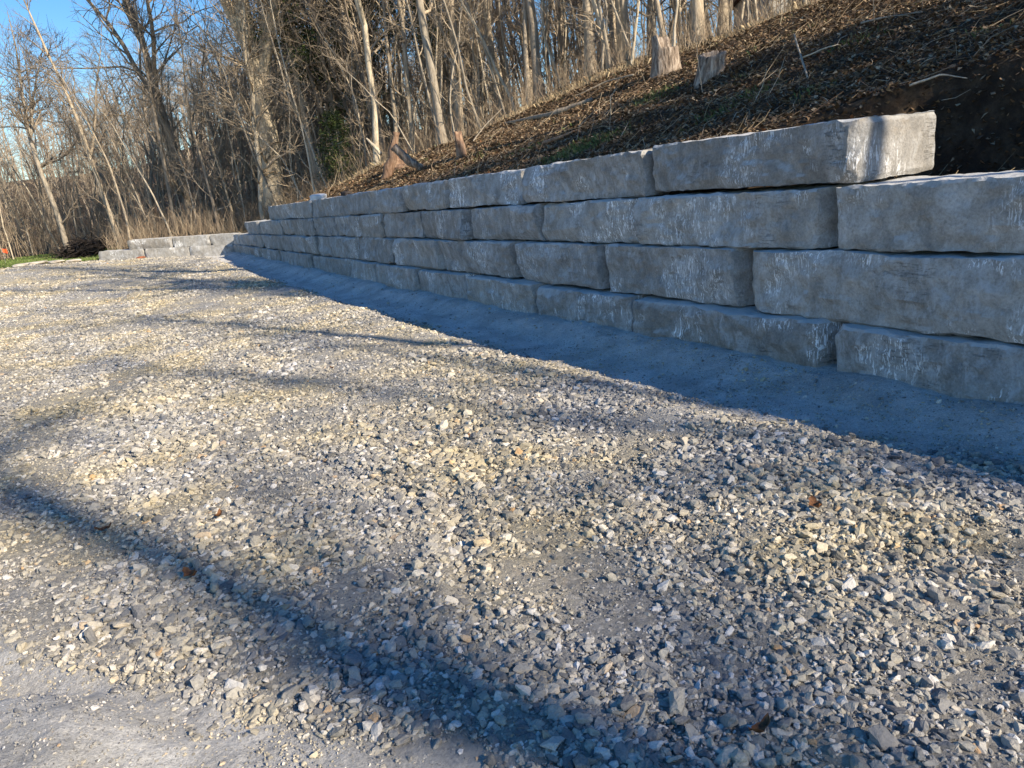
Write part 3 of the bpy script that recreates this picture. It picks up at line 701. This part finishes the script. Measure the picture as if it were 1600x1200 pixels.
# off-frame trees up the bank behind the viewer: their shade streaks the lot
for i, (x, y, sc_, k) in enumerate([(13.2, 1.0, 1., 2), (10.2, .2, .9, 2), (12.1, -23.8, 1.3, 1), (8.3, -5.6, .8, 0), (16.2, -26.6, 1.25, 0), (15.3, -27.2, 1.2, 0)]):
    place_tree('bare_tree', airy[k], x, y, i*1.3, sc_, 'bare tree on the bank outside the photo behind the viewer', 'tree', 'trees on the bank behind the viewer')

# conifers
def make_conifer(seed, H, W, n, dense):
    R_ = rng(seed); T = Tubes(); main = grow(R_, (0, 0, -.2), (0, 0, 1), H, 10, .02, .02); T.add(main, np.linspace(.02*H*.7, .01, 11), 7)
    V = []; C = []
    for i in range(n):
        f = R_.uniform(.10 if H < 5 else .28, 1)**.85; z = f*H; a = R_.uniform(0, 6.283); L = W*(1-f)**.7*R_.uniform(.55, 1.15)+.15
        p0 = np.array([0, 0, z]); d = np.array([math.cos(a), math.sin(a), R_.uniform(-.15, .45)])
        m = int(dense*L)+4
        T.add(np.array([p0, p0+d*L*.5+[0, 0, -.05], p0+d*L]), [.02, .012, .004], 3)
        tt = R_.random(m)**.7; c = p0+d*L*tt[:, None]+R_.normal(0, .13+.05*L, (m, 3))*[1, 1, .6]
        q = R_.normal(0, 1, (m, 3)); q /= np.linalg.norm(q, axis=1, keepdims=True); q2 = np.cross(q, R_.normal(0, 1, (m, 3))); q2 /= np.linalg.norm(q2, axis=1, keepdims=True)
        s1 = R_.uniform(.10, .24, (m, 1)); s2 = R_.uniform(.018, .04, (m, 1))
        V.append(np.stack([c-q2*s2, c+q*s1*.5+q2*s2*.3, c+q*s1, c+q2*s2], 1).reshape(-1, 3))
        g = R_.random((m, 1)); col = np.array([.035, .055, .018])*(1-g)+np.array([.085, .11, .03])*g; C.append(np.repeat(col, 4, 0))
    V = np.concatenate(V); k = np.arange(len(V)).reshape(-1, 4)
    return T.mesh('trunk', m_bark), mesh_from('crown', V, k, np.full(len(k), 4), m_needle, False, np.concatenate(C))
cons = [make_conifer(500, 11, 2.3, 120, 85), make_conifer(501, 8, 1.9, 90, 85), make_conifer(502, 3.0, 1.0, 45, 120)]
for (x, y, k, sc_, lab) in ((7.9, 29.6, 0, 1.15, 'tall dark evergreen behind bare trees, left of the two in the hillside wood'), (10.2, 29.6, 0, 1.2, 'tall dark evergreen behind bare trees, right of the two in the hillside wood'),
                            (9.6, 28.6, 1, .9, 'shorter evergreen in front of the two tall ones in the wood'), (12.2, 27.6, 1, 1.35, 'evergreen deep in the wood right of the two tall ones'),
                            (7.6, 25.3, 2, .85, 'small yellowish green cedar at the wood edge behind the wall'), (28, 25, 0, 1.3, 'evergreen behind the trunks at the hill crest'), (33, 17.5, 0, 1.2, 'evergreen beyond the shed at the hill crest')):
    place_tree('evergreen_tree', cons[k], x, y, x, sc_, lab, 'evergreen')
for i, (x, y, k, sc_) in enumerate([(9.5, -1.2, 1, .8), (11.2, -2.5, 1, 1.3), (12.4, -1.4, 1, .8), (10.2, -3.8, 1, .8)]):
    place_tree('evergreen_tree', cons[k], x, y, i*2., sc_, 'evergreen on the bank outside the photo behind the viewer', 'evergreen', 'evergreens behind the viewer')

# far woodland (one mass) and undergrowth
def merged_trees(name, spots, seed, mat_, H0, H1, nb, cols, wscale=1.):
    R_ = rng(seed); T = Tubes()
    for x, y in spots:
        H = R_.uniform(H0, H1); z = float(hill_z(x, y)); c = np.array(cols[int(R_.integers(0, len(cols)))])*R_.uniform(.7, 1.25)
        m = grow(R_, (x, y, z-.3), (R_.normal(0, .06), R_.normal(0, .06), 1), H, 5, .06, .02); r = H*.010*wscale
        T.add(m, np.linspace(r, r*.2, 6), 4, c)
        for j in range(nb):
            f = R_.uniform(.22, 1); k = min(int(f*5), 4); p = m[k]+(m[k+1]-m[k])*(f*5-k)
            d = R_.normal(0, 1, 3); d[2] = abs(d[2])*.8+.35; d /= np.linalg.norm(d)
            b1 = grow(R_, p, d, H*R_.uniform(.10, .26), 3, .22, .05); T.add(b1, np.linspace(r*.30, r*.07, 4), 3, c*R_.uniform(.8, 1.25))
            for l in range(2):
                d2 = d+R_.normal(0, .6, 3); d2 /= np.linalg.norm(d2)
                T.add(np.array([b1[1+l], b1[1+l]+d2*H*R_.uniform(.05, .12)]), [r*.13, r*.05], 3, c*1.1)
    return mobj(name, T.mesh(name, mat_))
R_ = rng(88); sp1 = []
while len(sp1) < 620:
    y = 60+70*R_.random()**1.1; x = R_.uniform(-.30*y-6, .55*y)
    sp1.append((x, y))
tag(merged_trees('far_woodland', sp1, 89, m_brush, 6, 10.5, 30, [(.32, .26, .195), (.27, .22, .17), (.37, .31, .235)]), 'distant mass of bare woodland on the far hillside', 'woodland', kind='stuff')
sp2 = []
while len(sp2) < 170:
    y = R_.uniform(25, 60); x = float(edge_x(min(y, 34)))+3+R_.random()*26*(y > 30) if y < 45 else R_.uniform(6, 34)
    sp2.append((x, y))
tag(merged_trees('deep_woodland', sp2, 90, m_brush, 7, 14, 26, [(.26, .21, .16), (.21, .17, .13), (.34, .28, .205)], .8), 'dense tangle of bare trees deep inside the wood', 'woodland', kind='stuff')

def brush(name, n_, fpos, h0, h1, r_, cols, seed, lean=.3):
    R_ = rng(seed); T = Tubes()
    for i in range(n_):
        x, y = fpos(R_); z = float(hz_fast(x, y)); h = R_.uniform(h0, h1)
        m = grow(R_, (x, y, z-.05), (R_.normal(0, lean), R_.normal(0, lean), 1), h, 4, .16, -.02)
        c = np.array(cols[int(R_.integers(0, len(cols)))])*R_.uniform(.65, 1.3)
        T.add(m, np.linspace(r_, r_*.3, 5)*R_.uniform(.6, 1.5), 3, c)
        for l in range(2):
            k = int(R_.integers(1, 4)); d = m[k+1]-m[k]; d = d/np.linalg.norm(d)+R_.normal(0, .55, 3)
            T.add(np.array([m[k], m[k]+d*h*.16, m[k]+d*h*.28+[0, 0, .02]]), [r_*.45, r_*.3, r_*.15], 3, c)
    return mobj(name, T.mesh(name, m_brush))
_gx = np.arange(-30, 40, .4); _gy = np.arange(-12, 70, .4); _GX, _GY = np.meshgrid(_gx, _gy); _HZ = hill_z(_GX, _GY)
def hz_fast(x, y):
    i = min(max((x+30)/.4, 0), len(_gx)-1.01); j = min(max((y+12)/.4, 0), len(_gy)-1.01); a, b_ = int(i), int(j); u, v = i-a, j-b_
    return (_HZ[b_, a]*(1-u)+_HZ[b_, a+1]*u)*(1-v)+(_HZ[b_+1, a]*(1-u)+_HZ[b_+1, a+1]*u)*v
TAN = [(.36, .28, .195), (.30, .23, .16), (.22, .165, .115), (.44, .355, .25)]
def pA(R): y = R.uniform(9, 40); return float(edge_x(y))+R.normal(.9, .8) if R.random() < .5 else float(edge_x(y))+R.uniform(0, 9), y
def pB(R): x = R.uniform(.2, 8); return x, float(lot_far(min(x, 4.2)))+.9+9*R.random()**1.6
def pC(R): return R.uniform(-22, .5), 38.2+11*R.random()**1.5
tag(brush('undergrowth', 4600, pA, .25, 1.25, .006, TAN, 91), 'dry brown undergrowth along the hillside wood', 'undergrowth', kind='stuff')
tag(brush('undergrowth', 2400, pB, .3, 1.4, .006, TAN, 92), 'dense brown brush behind the short far wall', 'undergrowth', kind='stuff')
tag(brush('undergrowth', 2600, pC, .6, 3.5, .009, TAN, 93), 'tan brush along the back of the lawn', 'undergrowth', kind='stuff')

# ------------------------------------------------------------------ hillside litter
def hill_spots(n_, seed, near=1.6):
    R_ = rng(seed); x = 4.8 + 14*R_.random(n_*2)**1.25; y = 1.5+30*R_.random(n_*2)**near
    k = (x < edge_x(y)+3); return x[k][:n_], y[k][:n_], R_
def litter(n_, seed):
    x, y, R_ = hill_spots(n_, seed); m = len(x); z = hill_z(x, y)
    pitm = z < 1.2; s = R_.uniform(.007, .026, (m, 1))*(1+.05*y[:, None]); a = R_.uniform(0, 6.283, m)
    d1 = np.stack([np.cos(a), np.sin(a), R_.normal(0, .45, m)], 1); d2 = np.stack([-np.sin(a), np.cos(a), R_.normal(0, .45, m)], 1)*R_.uniform(.35, .8, (m, 1))
    c = np.stack([x, y, z+.012+.035*R_.random(m)], 1)
    up = np.array([0, 0, 1.])*s*R_.uniform(-.3, .5, (m, 1))
    V = np.stack([c-d1*s, c-d2*s+up, c+d1*s, c+d2*s+up], 1).reshape(-1, 3)
    pal = np.array([(.14, .09, .05), (.20, .13, .075), (.28, .185, .11), (.38, .27, .16), (.10, .065, .042), (.44, .35, .23), (.33, .15, .07), (.06, .045, .032)])
    col = .82*pal[R_.choice(8, m, p=[.20, .20, .16, .09, .15, .10, .015, .085])]*R_.uniform(.7, 1.2, (m, 1))
    F = np.arange(4*m).reshape(-1, 4); F = np.concatenate([F[:, [0, 1, 2]], F[:, [0, 2, 3]]])
    return mesh_from('leaf_litter', V, F, np.full(len(F), 3), m_litter, False, np.repeat(col, 4, 0))
tag(mobj('leaf_litter', litter(210000, 120)), 'brown fallen leaves and bark scraps covering the cleared slope', 'leaf litter', kind='stuff')
def straws(name, n_, seed, l0, l1, r_, cols, mat_, near=1.5, flat=.12):
    x, y, R_ = hill_spots(n_, seed, near); T = Tubes(); z = hill_z(x, y)
    for i in range(len(x)):
        if flat > .3 and y[i] < 5.5 and x[i] < 7.5: continue
        a = R_.normal(.6, .9); L = R_.uniform(l0, l1); el = R_.normal(.06, flat)
        d = np.array([math.cos(a)*math.cos(el), math.sin(a)*math.cos(el), math.sin(el)+(.27*math.cos(a))]); p = np.array([x[i], y[i], z[i]+.03])
        q = p+d*L*.5+R_.normal(0, .06, 3)*L; e = p+d*L+R_.normal(0, .08, 3)*L
        T.add(np.array([p, q, e]), np.array([1, .9, .5])*r_*R_.uniform(.5, 1.5), 3, np.array(cols[int(R_.integers(0, len(cols)))])*R_.uniform(.6, 1.2))
    return mobj(name, T.mesh(name, mat_))
tag(straws('dead_stems', 13000, 121, .06, .40, .0032, [(.36, .27, .16), (.27, .19, .11), (.18, .12, .08), (.42, .34, .24)], m_brush), 'dry straw and broken twigs strewn over the cleared slope', 'twigs', kind='stuff')
tag(straws('weed_stalks', 420, 122, .25, .8, .004, [(.34, .25, .16), (.45, .37, .26)], m_brush, 1.3, .5), 'dry weed stalks sticking out of the slope', 'weeds', kind='stuff')
def blades(name, spots, seed, cols, h0, h1, label, wd=.0035):
    R_ = rng(seed); V = []; C = []
    for (cx, cy, rr_, m) in spots:
        x = cx+R_.normal(0, rr_, m); y = cy+R_.normal(0, rr_, m); z = hill_z(x, y)
        h = R_.uniform(h0, h1, (m, 1)); a = R_.uniform(0, 6.283, m); s = np.stack([np.cos(a), np.sin(a), 0*a], 1)
        b_ = np.stack([x, y, z-.01], 1); ln = R_.normal(0, .45, (m, 3)); ln[:, 2] = 1
        tip = b_+ln*h*.8; tip[:, 2] -= .25*h[:, 0]; midp = b_+ln*h*.55
        V.append(np.stack([b_-s*wd, b_+s*wd, midp+s*wd*.8, tip, midp-s*wd*.8], 1).reshape(-1, 3))
        C.append(np.repeat(np.array(cols)[R_.integers(0, len(cols), m)]*R_.uniform(.7, 1.3, (m, 1)), 5, 0))
    V = np.concatenate(V); k = np.arange(len(V)).reshape(-1, 5)
    o = mobj(name, mesh_from(name, V, k, np.full(len(k), 5), m_blade, False, np.concatenate(C))); return tag(o, label, 'grass', kind='stuff')
GR = [(.07, .12, .035), (.10, .15, .045), (.14, .17, .06), (.22, .20, .09)]
R_ = rng(130); spots = []
for px, py, m, r_ in ((905, 238, 500, .22), (935, 225, 350, .2), (880, 248, 350, .18), (1015, 160, 260, .22), (1030, 150, 160, .15), (1180, 150, 120, .15), (1260, 150, 80, .12), (830, 235, 160, .2), (1120, 185, 120, .15), (760, 240, 90, .2), (1345, 65, 60, .15), (1530, 60, 40, .1), (1250, 50, 60, .2)):
    x, y = at_px(px, py); spots.append((x, y, r_, m))
for i in range(50):
    y = R_.uniform(4, 22); x = R_.uniform(5, float(edge_x(y))); spots.append((x, y, .12, 22))
blades('green_grass', spots, 131, GR, .06, .17, 'tufts of green grass on the cleared slope')
x, y = [], []
LG = [(R_.uniform(-14, 0), R_.uniform(31.5, 38.8), .4, 150) for i in range(190)]
blades('lawn_grass', LG, 132, [(.10, .16, .04), (.14, .20, .05), (.19, .21, .08)], .06, .14, 'short green lawn strip beyond the gravel at left', .012)
blades('dry_grass', [(float(edge_x(yy))-R_.uniform(-.5, .9), yy, .3, 60) for yy in R_.uniform(10, 30, 160)] + [(R_.uniform(1, 6), 0, 0, 0)], 133, [(.36, .28, .17), (.28, .2, .12), (.42, .33, .2)], .12, .4, 'dry tan grass along the edge of the hillside wood', .005)

# ------------------------------------------------------------------ stumps, broken trunks, logs
def stump(name, seed, H, r, loc, label, mat_=None, tilt=(0, 0), rag=.25, hollow=True, flare=1.5, slant=0.):
    R_ = rng(seed); nA, nH = 40, 14; th = np.arange(nA)/nA*2*np.pi; V = []
    a_ = th+seed*.7                        # bearing in the world once turned
    edge = H*(1-rag*sstep(-.15, .05, -np.sin(a_)+.25*np.cos(a_)+.2*vnoise(th*1.3, seed, 0, 5)) + slant*np.cos(a_))
    edge = edge+H*.035*fbm(np.cos(th)*7+seed, np.sin(th)*7, 0, 2, 6)
    for k in range(nH+1):
        t = k/nH; fl = 1+(flare-1)*(1-t)**3*(1+.7*vnoise(np.cos(th)*2.5+seed, np.sin(th)*2.5, 0, 9)); rr_ = r*fl*(1+.07*fbm(np.cos(th)*2+seed, np.sin(th)*2, t*2, 3, 8)+.03*fbm(np.cos(th)*9, np.sin(th)*9, t*1.5, 2, 7))*(1-.08*t)
        V.append(np.stack([rr_*np.cos(th), rr_*np.sin(th), -.15+(edge+.15)*t], 1))
    for t, q in ((.85, 0.), (.7, -.03 if not hollow else -.25*H), (.4, -.04 if not hollow else -.5*H), (.02, -.05 if not hollow else -.55*H)):
        V.append(np.stack([r*.92*t*np.cos(th), r*.92*t*np.sin(th), (edge if t > .8 else edge*.5+H*.5*(.9)) + q], 1))
    m = len(V); V = np.concatenate(V); i = np.arange(m*nA).reshape(m, nA); j = np.roll(i, -1, 1)
    F = np.stack([i[:-1], j[:-1], j[1:], i[1:]], -1).reshape(-1, 4)
    o = mobj(name, mesh_from(name, V, F, np.full(len(F), 4), mat_ or m_stump, True)); o.location = loc; o.rotation_euler = (tilt[0], tilt[1], seed*.7)
    return tag(o, label, 'tree stump')
def put(px, py, dz=0): x, y = at_px(px, py); return (x, y, float(hill_z(x, y))+dz)
stump('tree_stump', 3, .72, .27, put(1042, 118), 'tall hollow weathered stump with a stepped top on the slope', rag=.34, flare=1.25)
stump('tree_stump', 8, .36, .20, put(1108, 126), 'wide low cut stump with a slanted top, right of the tall hollow one', tilt=(.04, .16), rag=.06, hollow=False, flare=1.2, slant=.16)
stump('broken_stump', 5, .50, .10, put(722, 247), 'slim pinkish broken stump standing alone on the slope', m_wood, rag=.5, hollow=False, flare=1.25)
stump('broken_stump', 6, .42, .26, put(628, 264), 'dark rotten stump heap behind the leaning broken trunk', m_wood, rag=.9, flare=1.3)
def limb(name, pts, radii, label, cat, mat_, sides=12, seed=1):
    T = Tubes(); pts = np.array(pts, float); k = np.linspace(0, len(pts)-1, 14); P2 = np.stack([np.interp(k, np.arange(len(pts)), pts[:, i]) for i in range(3)], 1)
    rr_ = np.interp(k, np.linspace(0, len(pts)-1, len(radii)), radii); P2[1:-1] += rng(seed).normal(0, 1, (12, 3))*rr_[1:-1, None]*.12
    P2 = np.concatenate([P2[:1], P2, P2[-1:]]); rr_ = np.concatenate([[.001], rr_*(1+.12*rng(seed+1).normal(0, 1, 14).clip(-1, 1)), [.001]])
    P2[0] += (P2[1]-P2[2])*.05; P2[-1] += (P2[-2]-P2[-3])*.05
    T.add(P2, rr_, sides); return tag(mobj(name, T.mesh(name, mat_)), label, cat)
b0 = Vector(put(600, 280)); c0 = Vector(put(660, 266)); rx = Vector((math.cos(YAW), -math.sin(YAW), 0))
limb('leaning_log', [b0-Vector((0, 0, .1)), b0+rx*.25+Vector((0, 0, .45)), b0+rx*.42+Vector((0, 0, .95))], [.12, .105, .07], 'reddish stripped trunk leaning right over the rotten stump', 'log', m_wood, seed=4)
limb('short_log', [c0+Vector((0, 0, .03)), c0-rx*.25+Vector((0, 0, .22)), c0-rx*.5+Vector((0, 0, .50))], [.075, .08, .085], 'grey short log leaning left against the rotten stump', 'log', m_stump, seed=5)
limb('wood_splinter', [b0+rx*.12+Vector((0, .3, .55)), b0-rx*.02+Vector((0, .3, .75)), b0-rx*.15+Vector((0, .3, .92))], [.04, .04, .015], 'pale split splinter sticking up left of the leaning trunk', 'wood splinter', m_pale, seed=6)
g0, g1, g2 = Vector(put(790, 196)), Vector(put(862, 184)), Vector(put(925, 160))
limb('fallen_log', [g0+Vector((0, 0, .04)), g1+Vector((0, 0, .07)), g2+Vector((0, 0, .05))], [.03, .06, .04], 'dark fallen log lying along the crest below the wood', 'log', m_twig, seed=7)
def stick(seed, pl, r_, label, mat_=None, h=.06):
    pts = [Vector(put(a, b_)) + Vector((0, 0, h if i == 0 else hh_)) for i, (a, b_, hh_) in enumerate([(p[0], p[1], p[2] if len(p) > 2 else h) for p in pl])]
    limb('fallen_branch', pts, [r_, r_*.8, r_*.4], label, 'branch', mat_ or m_pale, 6, seed)
stick(11, [(722, 180), (760, 186, .12), (805, 196, .05)], .028, 'long pale fallen branch lying below the wood edge')
stick(12, [(850, 230), (875, 222), (898, 212)], .03, 'orange brown stick lying above the green grass tuft', m_wood)
stick(13, [(990, 122), (950, 135, .1), (900, 155)], .02, 'thin pale branch running downhill from the tall hollow stump')
stick(14, [(1262, 132), (1240, 90, .3), (1200, 30, .7)], .012, 'thin bent twig standing up on the slope right of the stumps')
stick(15, [(1420, 165), (1470, 158, .05), (1510, 150)], .010, 'pale stripped branch along the rim of the dark cut bank')
stick(16, [(1250, 102), (1290, 92, .12), (1310, 80)], .012, 'short pale forked twig in the middle of the slope')
stick(17, [(1345, 45), (1380, 36, .06), (1440, 28)], .015, 'thin branch lying high on the slope near the top right')
stick(18, [(740, 225), (760, 214, .25), (790, 190, .35)], .012, 'thin arched stem springing up beside the slim broken stump')
stick(19, [(1080, 250), (1050, 60, .6), (1030, 92, .4)], .010, 'thin arching stem in front of the tall hollow stump') if False else None

# ------------------------------------------------------------------ shed behind the trunks
def box_mesh(name, x0, x1, y0, y1, z0, z1, mat_):
    V = [(x, y, z) for z in (z0, z1) for y in (y0, y1) for x in (x0, x1)]
    F = [(0, 2, 3, 1), (4, 5, 7, 6), (0, 1, 5, 4), (2, 6, 7, 3), (0, 4, 6, 2), (1, 3, 7, 5)]
    return mesh_from(name, V, np.array(F), np.full(6, 4), mat_)
m_side, n, b = new_mat('pale_siding', .7); N = NB(n)
wv = N.node('ShaderNodeTexWave'); wv.bands_direction = 'X'; wv.inputs['Scale'].default_value = 2.2; N.link(N.coord('Object'), wv.inputs[0])
N.link(N.ramp(wv.outputs['Fac'], [(.05, (.22, .2, .18)), (.18, (.62, .6, .56))]), b.inputs['Base Color'])
m_roof, n, b = new_mat('roof_shingle', .9); b.inputs['Base Color'].default_value = (.16, .09, .06, 1)
sx_, sy_ = 24.5, 20.6; sz = float(hill_z(sx_, sy_))
shed = tag(empty('shed', (sx_, sy_, sz), rad(-35)), 'pale sided shed with a reddish brown roof half hidden behind trunks at the crest', 'shed')
mobj('wall', box_mesh('wall', -2.2, 2.2, -1.5, 1.5, -.5, 2.1, m_side), shed)
V = [(-2.5, -1.9, 2.05), (2.5, -1.9, 2.05), (2.5, 0, 3.0), (-2.5, 0, 3.0), (-2.5, 1.9, 2.05), (2.5, 1.9, 2.05), (-2.5, 0, 2.1), (2.5, 0, 2.1)]
mobj('roof', mesh_from('roof', V, np.array([0, 1, 2, 3, 3, 2, 5, 4, 0, 3, 4, 1, 5, 2, 0, 4, 5, 1]), [4, 4, 3, 3, 4], m_roof), shed)
mobj('door', box_mesh('door', -.5, .4, -1.53, -1.502, -.3, 1.8, m_roof), shed)

# ------------------------------------------------------------------ small things
def rock(name, loc, s, seed, label, cat, mat_, rz=0):
    R_ = rng(seed); V = []; nu, nv = 20, 12
    for a in range(nv+1):
        for c in range(nu):
            t = a/nv*math.pi; p = c/nu*2*math.pi; d = np.array([math.sin(t)*math.cos(p), math.sin(t)*math.sin(p), math.cos(t)])
            d = np.sign(d)*np.abs(d)**.7; d /= max(1, np.abs(d).max()*1.0)
            k = 1+.22*float(fbm(d[0]*1.5+seed, d[1]*1.5, d[2]*1.5, 2, seed)); V.append(d*k*np.array(s))
    i = np.arange((nv+1)*nu).reshape(nv+1, nu); j = np.roll(i, -1, 1); F = np.stack([i[:-1], i[1:], j[1:], j[:-1]], -1).reshape(-1, 4)
    o = mobj(name, mesh_from(name, V, F, np.full(len(F), 4), mat_, False)); o.location = loc; o.rotation_euler = (0, 0, rz)
    return tag(o, label, cat)
m_white, n, b = new_mat('white_rock', .8); N = NB(n); N.link(N.ramp(N.noise(N.coord(), 6, 5), [(.3, (.55, .54, .52)), (.6, (.82, .81, .79))]), b.inputs['Base Color'])
m_slab, n, b = new_mat('flagstone', .9); N = NB(n); N.link(N.ramp(N.noise(N.coord('World'), 3, 5), [(.3, (.40, .36, .30)), (.6, (.62, .56, .48))]), b.inputs['Base Color'])
m_dark, n, b = new_mat('charred_brush', .95); N = NB(n); N.link(N.ramp(N.noise(N.coord('World'), 6, 5), [(.3, (.012, .010, .010)), (.6, (.05, .04, .035))]), b.inputs['Base Color'])
m_rust, n, b = new_mat('rusty_brick', .9); N = NB(n); N.link(N.ramp(N.noise(N.coord('World'), 18, 5), [(.3, (.16, .055, .03)), (.6, (.33, .12, .06))]), b.inputs['Base Color'])
m_leaf, n, b = new_mat('dead_leaf', .7); N = NB(n); N.link(N.ramp(N.noise(N.coord('World'), 60, 4), [(.3, (.08, .035, .018)), (.6, (.22, .10, .042))]), b.inputs['Base Color'])
m_flag, n, b = new_mat('orange_flag', .6); b.inputs['Base Color'].default_value = (.85, .13, .04, 1)
m_steel, n, b = new_mat('steel_wire', .5); b.inputs['Base Color'].default_value = (.3, .3, .3, 1)
rock('white_rock', (4.55, 17.25, 1.66), (.17, .32, .085), 61, 'white rock lying on top of the long wall towards its far end', 'rock', m_white)
rock('dark_stone', (4.6, 15.2, 1.64), (.10, .16, .07), 62, 'small dark stone on the soil just behind the top of the wall', 'stone', m_dark)
rock('brick_piece', (4.0, 27.6, .17), (.10, .22, .05), 63, 'rust red brick piece at the foot of the far wall corner', 'brick piece', m_rust)
p = A+D2*3.6-Vector((D2.y, -D2.x))*.15
rock('brick_piece', (p.x, p.y, float(lot_z(p.x, p.y))+.03), (.16, .10, .04), 64, 'rust red brick piece in front of the middle of the short far wall', 'brick piece', m_rust, .5)
for i, (px_, yy, lx, ly, lab) in enumerate([(-2.5, 31.15, .50, .26, 'flat tan flagstone lying leftmost along the lawn edge'), (-2.05, 31.05, .50, .26, 'flat tan flagstone lying second from left along the lawn edge'), (-1.5, 31.0, .42, .3, 'flat tan flagstone lying third from left along the lawn edge'), (-.95, 30.95, .36, .25, 'flat pinkish flagstone lying nearest the short far wall along the lawn edge')]):
    rock('flagstone', (px_, yy, float(lot_z(px_, yy))+.05), (lx*.6, ly, .05), 70+i, lab, 'flagstone', m_slab, .2*i)
# dark brush pile by the end of the short wall
R_ = rng(95); T = Tubes(); bx_, by_ = -.55, 34.4; bz = float(hill_z(bx_, by_))
for i in range(420):
    a = R_.uniform(0, 6.28); q = R_.random(); c = np.array([bx_+R_.normal(0, .62), by_+R_.normal(0, .5), bz])
    c[2] += max(0, .75-((c[0]-bx_)/1.0)**2*.8)*R_.random()*.9; d = np.array([math.cos(a), math.sin(a), R_.normal(0, .3)])*R_.uniform(.25, .6)
    T.add(np.array([c-d, c+R_.normal(0, .05, 3), c+d]), [.012, .022, .008], 4, (.035, .028, .024))
tag(mobj('brush_pile', T.mesh('brush_pile', m_brush)), 'dark heap of cut brush on the lawn beside the end of the short far wall', 'brush pile')
fx, fy = -3.25, 34.0; fz = float(hill_z(fx, fy)); fl = tag(empty('marker_flag', (fx, fy, fz)), 'small orange marker flag on a wire stake at the far left', 'marker flag')
T = Tubes(); T.add([(0, 0, -.1), (0, 0, .3), (.005, 0, .60)], [.005, .005, .005], 6); mobj('stake', T.mesh('stake', m_steel), fl)
g = np.linspace(0, 1, 9); V = []
for a in g:
    for z_ in (.72, .87, 1.02): V.append((.005+.15*a, .03*math.sin(a*5), .45+(z_-.72)*.5-.05*a+.012*math.sin(a*6+z_*9)))
i = np.arange(27).reshape(9, 3); F = np.stack([i[:-1, :-1], i[1:, :-1], i[1:, 1:], i[:-1, 1:]], -1).reshape(-1, 4)
mobj('flag', mesh_from('flag', V, F, np.full(len(F), 4), m_flag, True), fl)
# dead leaves on the gravel
for i, (px, py, s, lab) in enumerate([(738, 688, .030, 'orange brown dead leaf on the gravel near the middle of the lot'), (1275, 806, .045, 'dark red dead leaf on the gravel at right below the wall shadow'), (302, 912, .045, 'curled rust brown leaf on the gravel at lower left'),
                                      (345, 815, .035, 'flat tan brown leaf on the gravel left of centre'), (1190, 1150, .04, 'curled dark brown leaf among stones near the bottom right'), (520, 580, .03, 'small brown leaf speck on the gravel in the middle distance'), (660, 672, .018, 'tiny orange leaf scrap beside the shallow rut'), (165, 835, .04, 'clump of brown leaf crumbs pressed into the gravel at left')]):
    d = ray(px, py); t = -EYE/d.z; x, y = d.x*t, d.y*t; z = float(lot_z(x, y))+.022; R_ = rng(600+i)
    V = []; nl = 9
    for a in range(nl):
        u_ = a/(nl-1)*2-1; wd = s*.5*(1-u_**2)**.6*(1+.25*math.sin(a*2.6))
        for c in (-1, 0, 1): V.append((u_*s, c*wd, s*.45*u_*u_+(.25*s if c else 0)+.1*s*math.sin(a*1.7+c)))
    k = np.arange(nl*3).reshape(nl, 3); F = np.stack([k[:-1, :-1], k[1:, :-1], k[1:, 1:], k[:-1, 1:]], -1).reshape(-1, 4)
    o = mobj('fallen_leaf', mesh_from('fallen_leaf', V, F, np.full(len(F), 4), m_leaf, True)); o.location = (x, y, z); o.rotation_euler = (R_.normal(0, .2), R_.normal(0, .2), R_.uniform(0, 6.28))
    tag(o, lab, 'leaf')
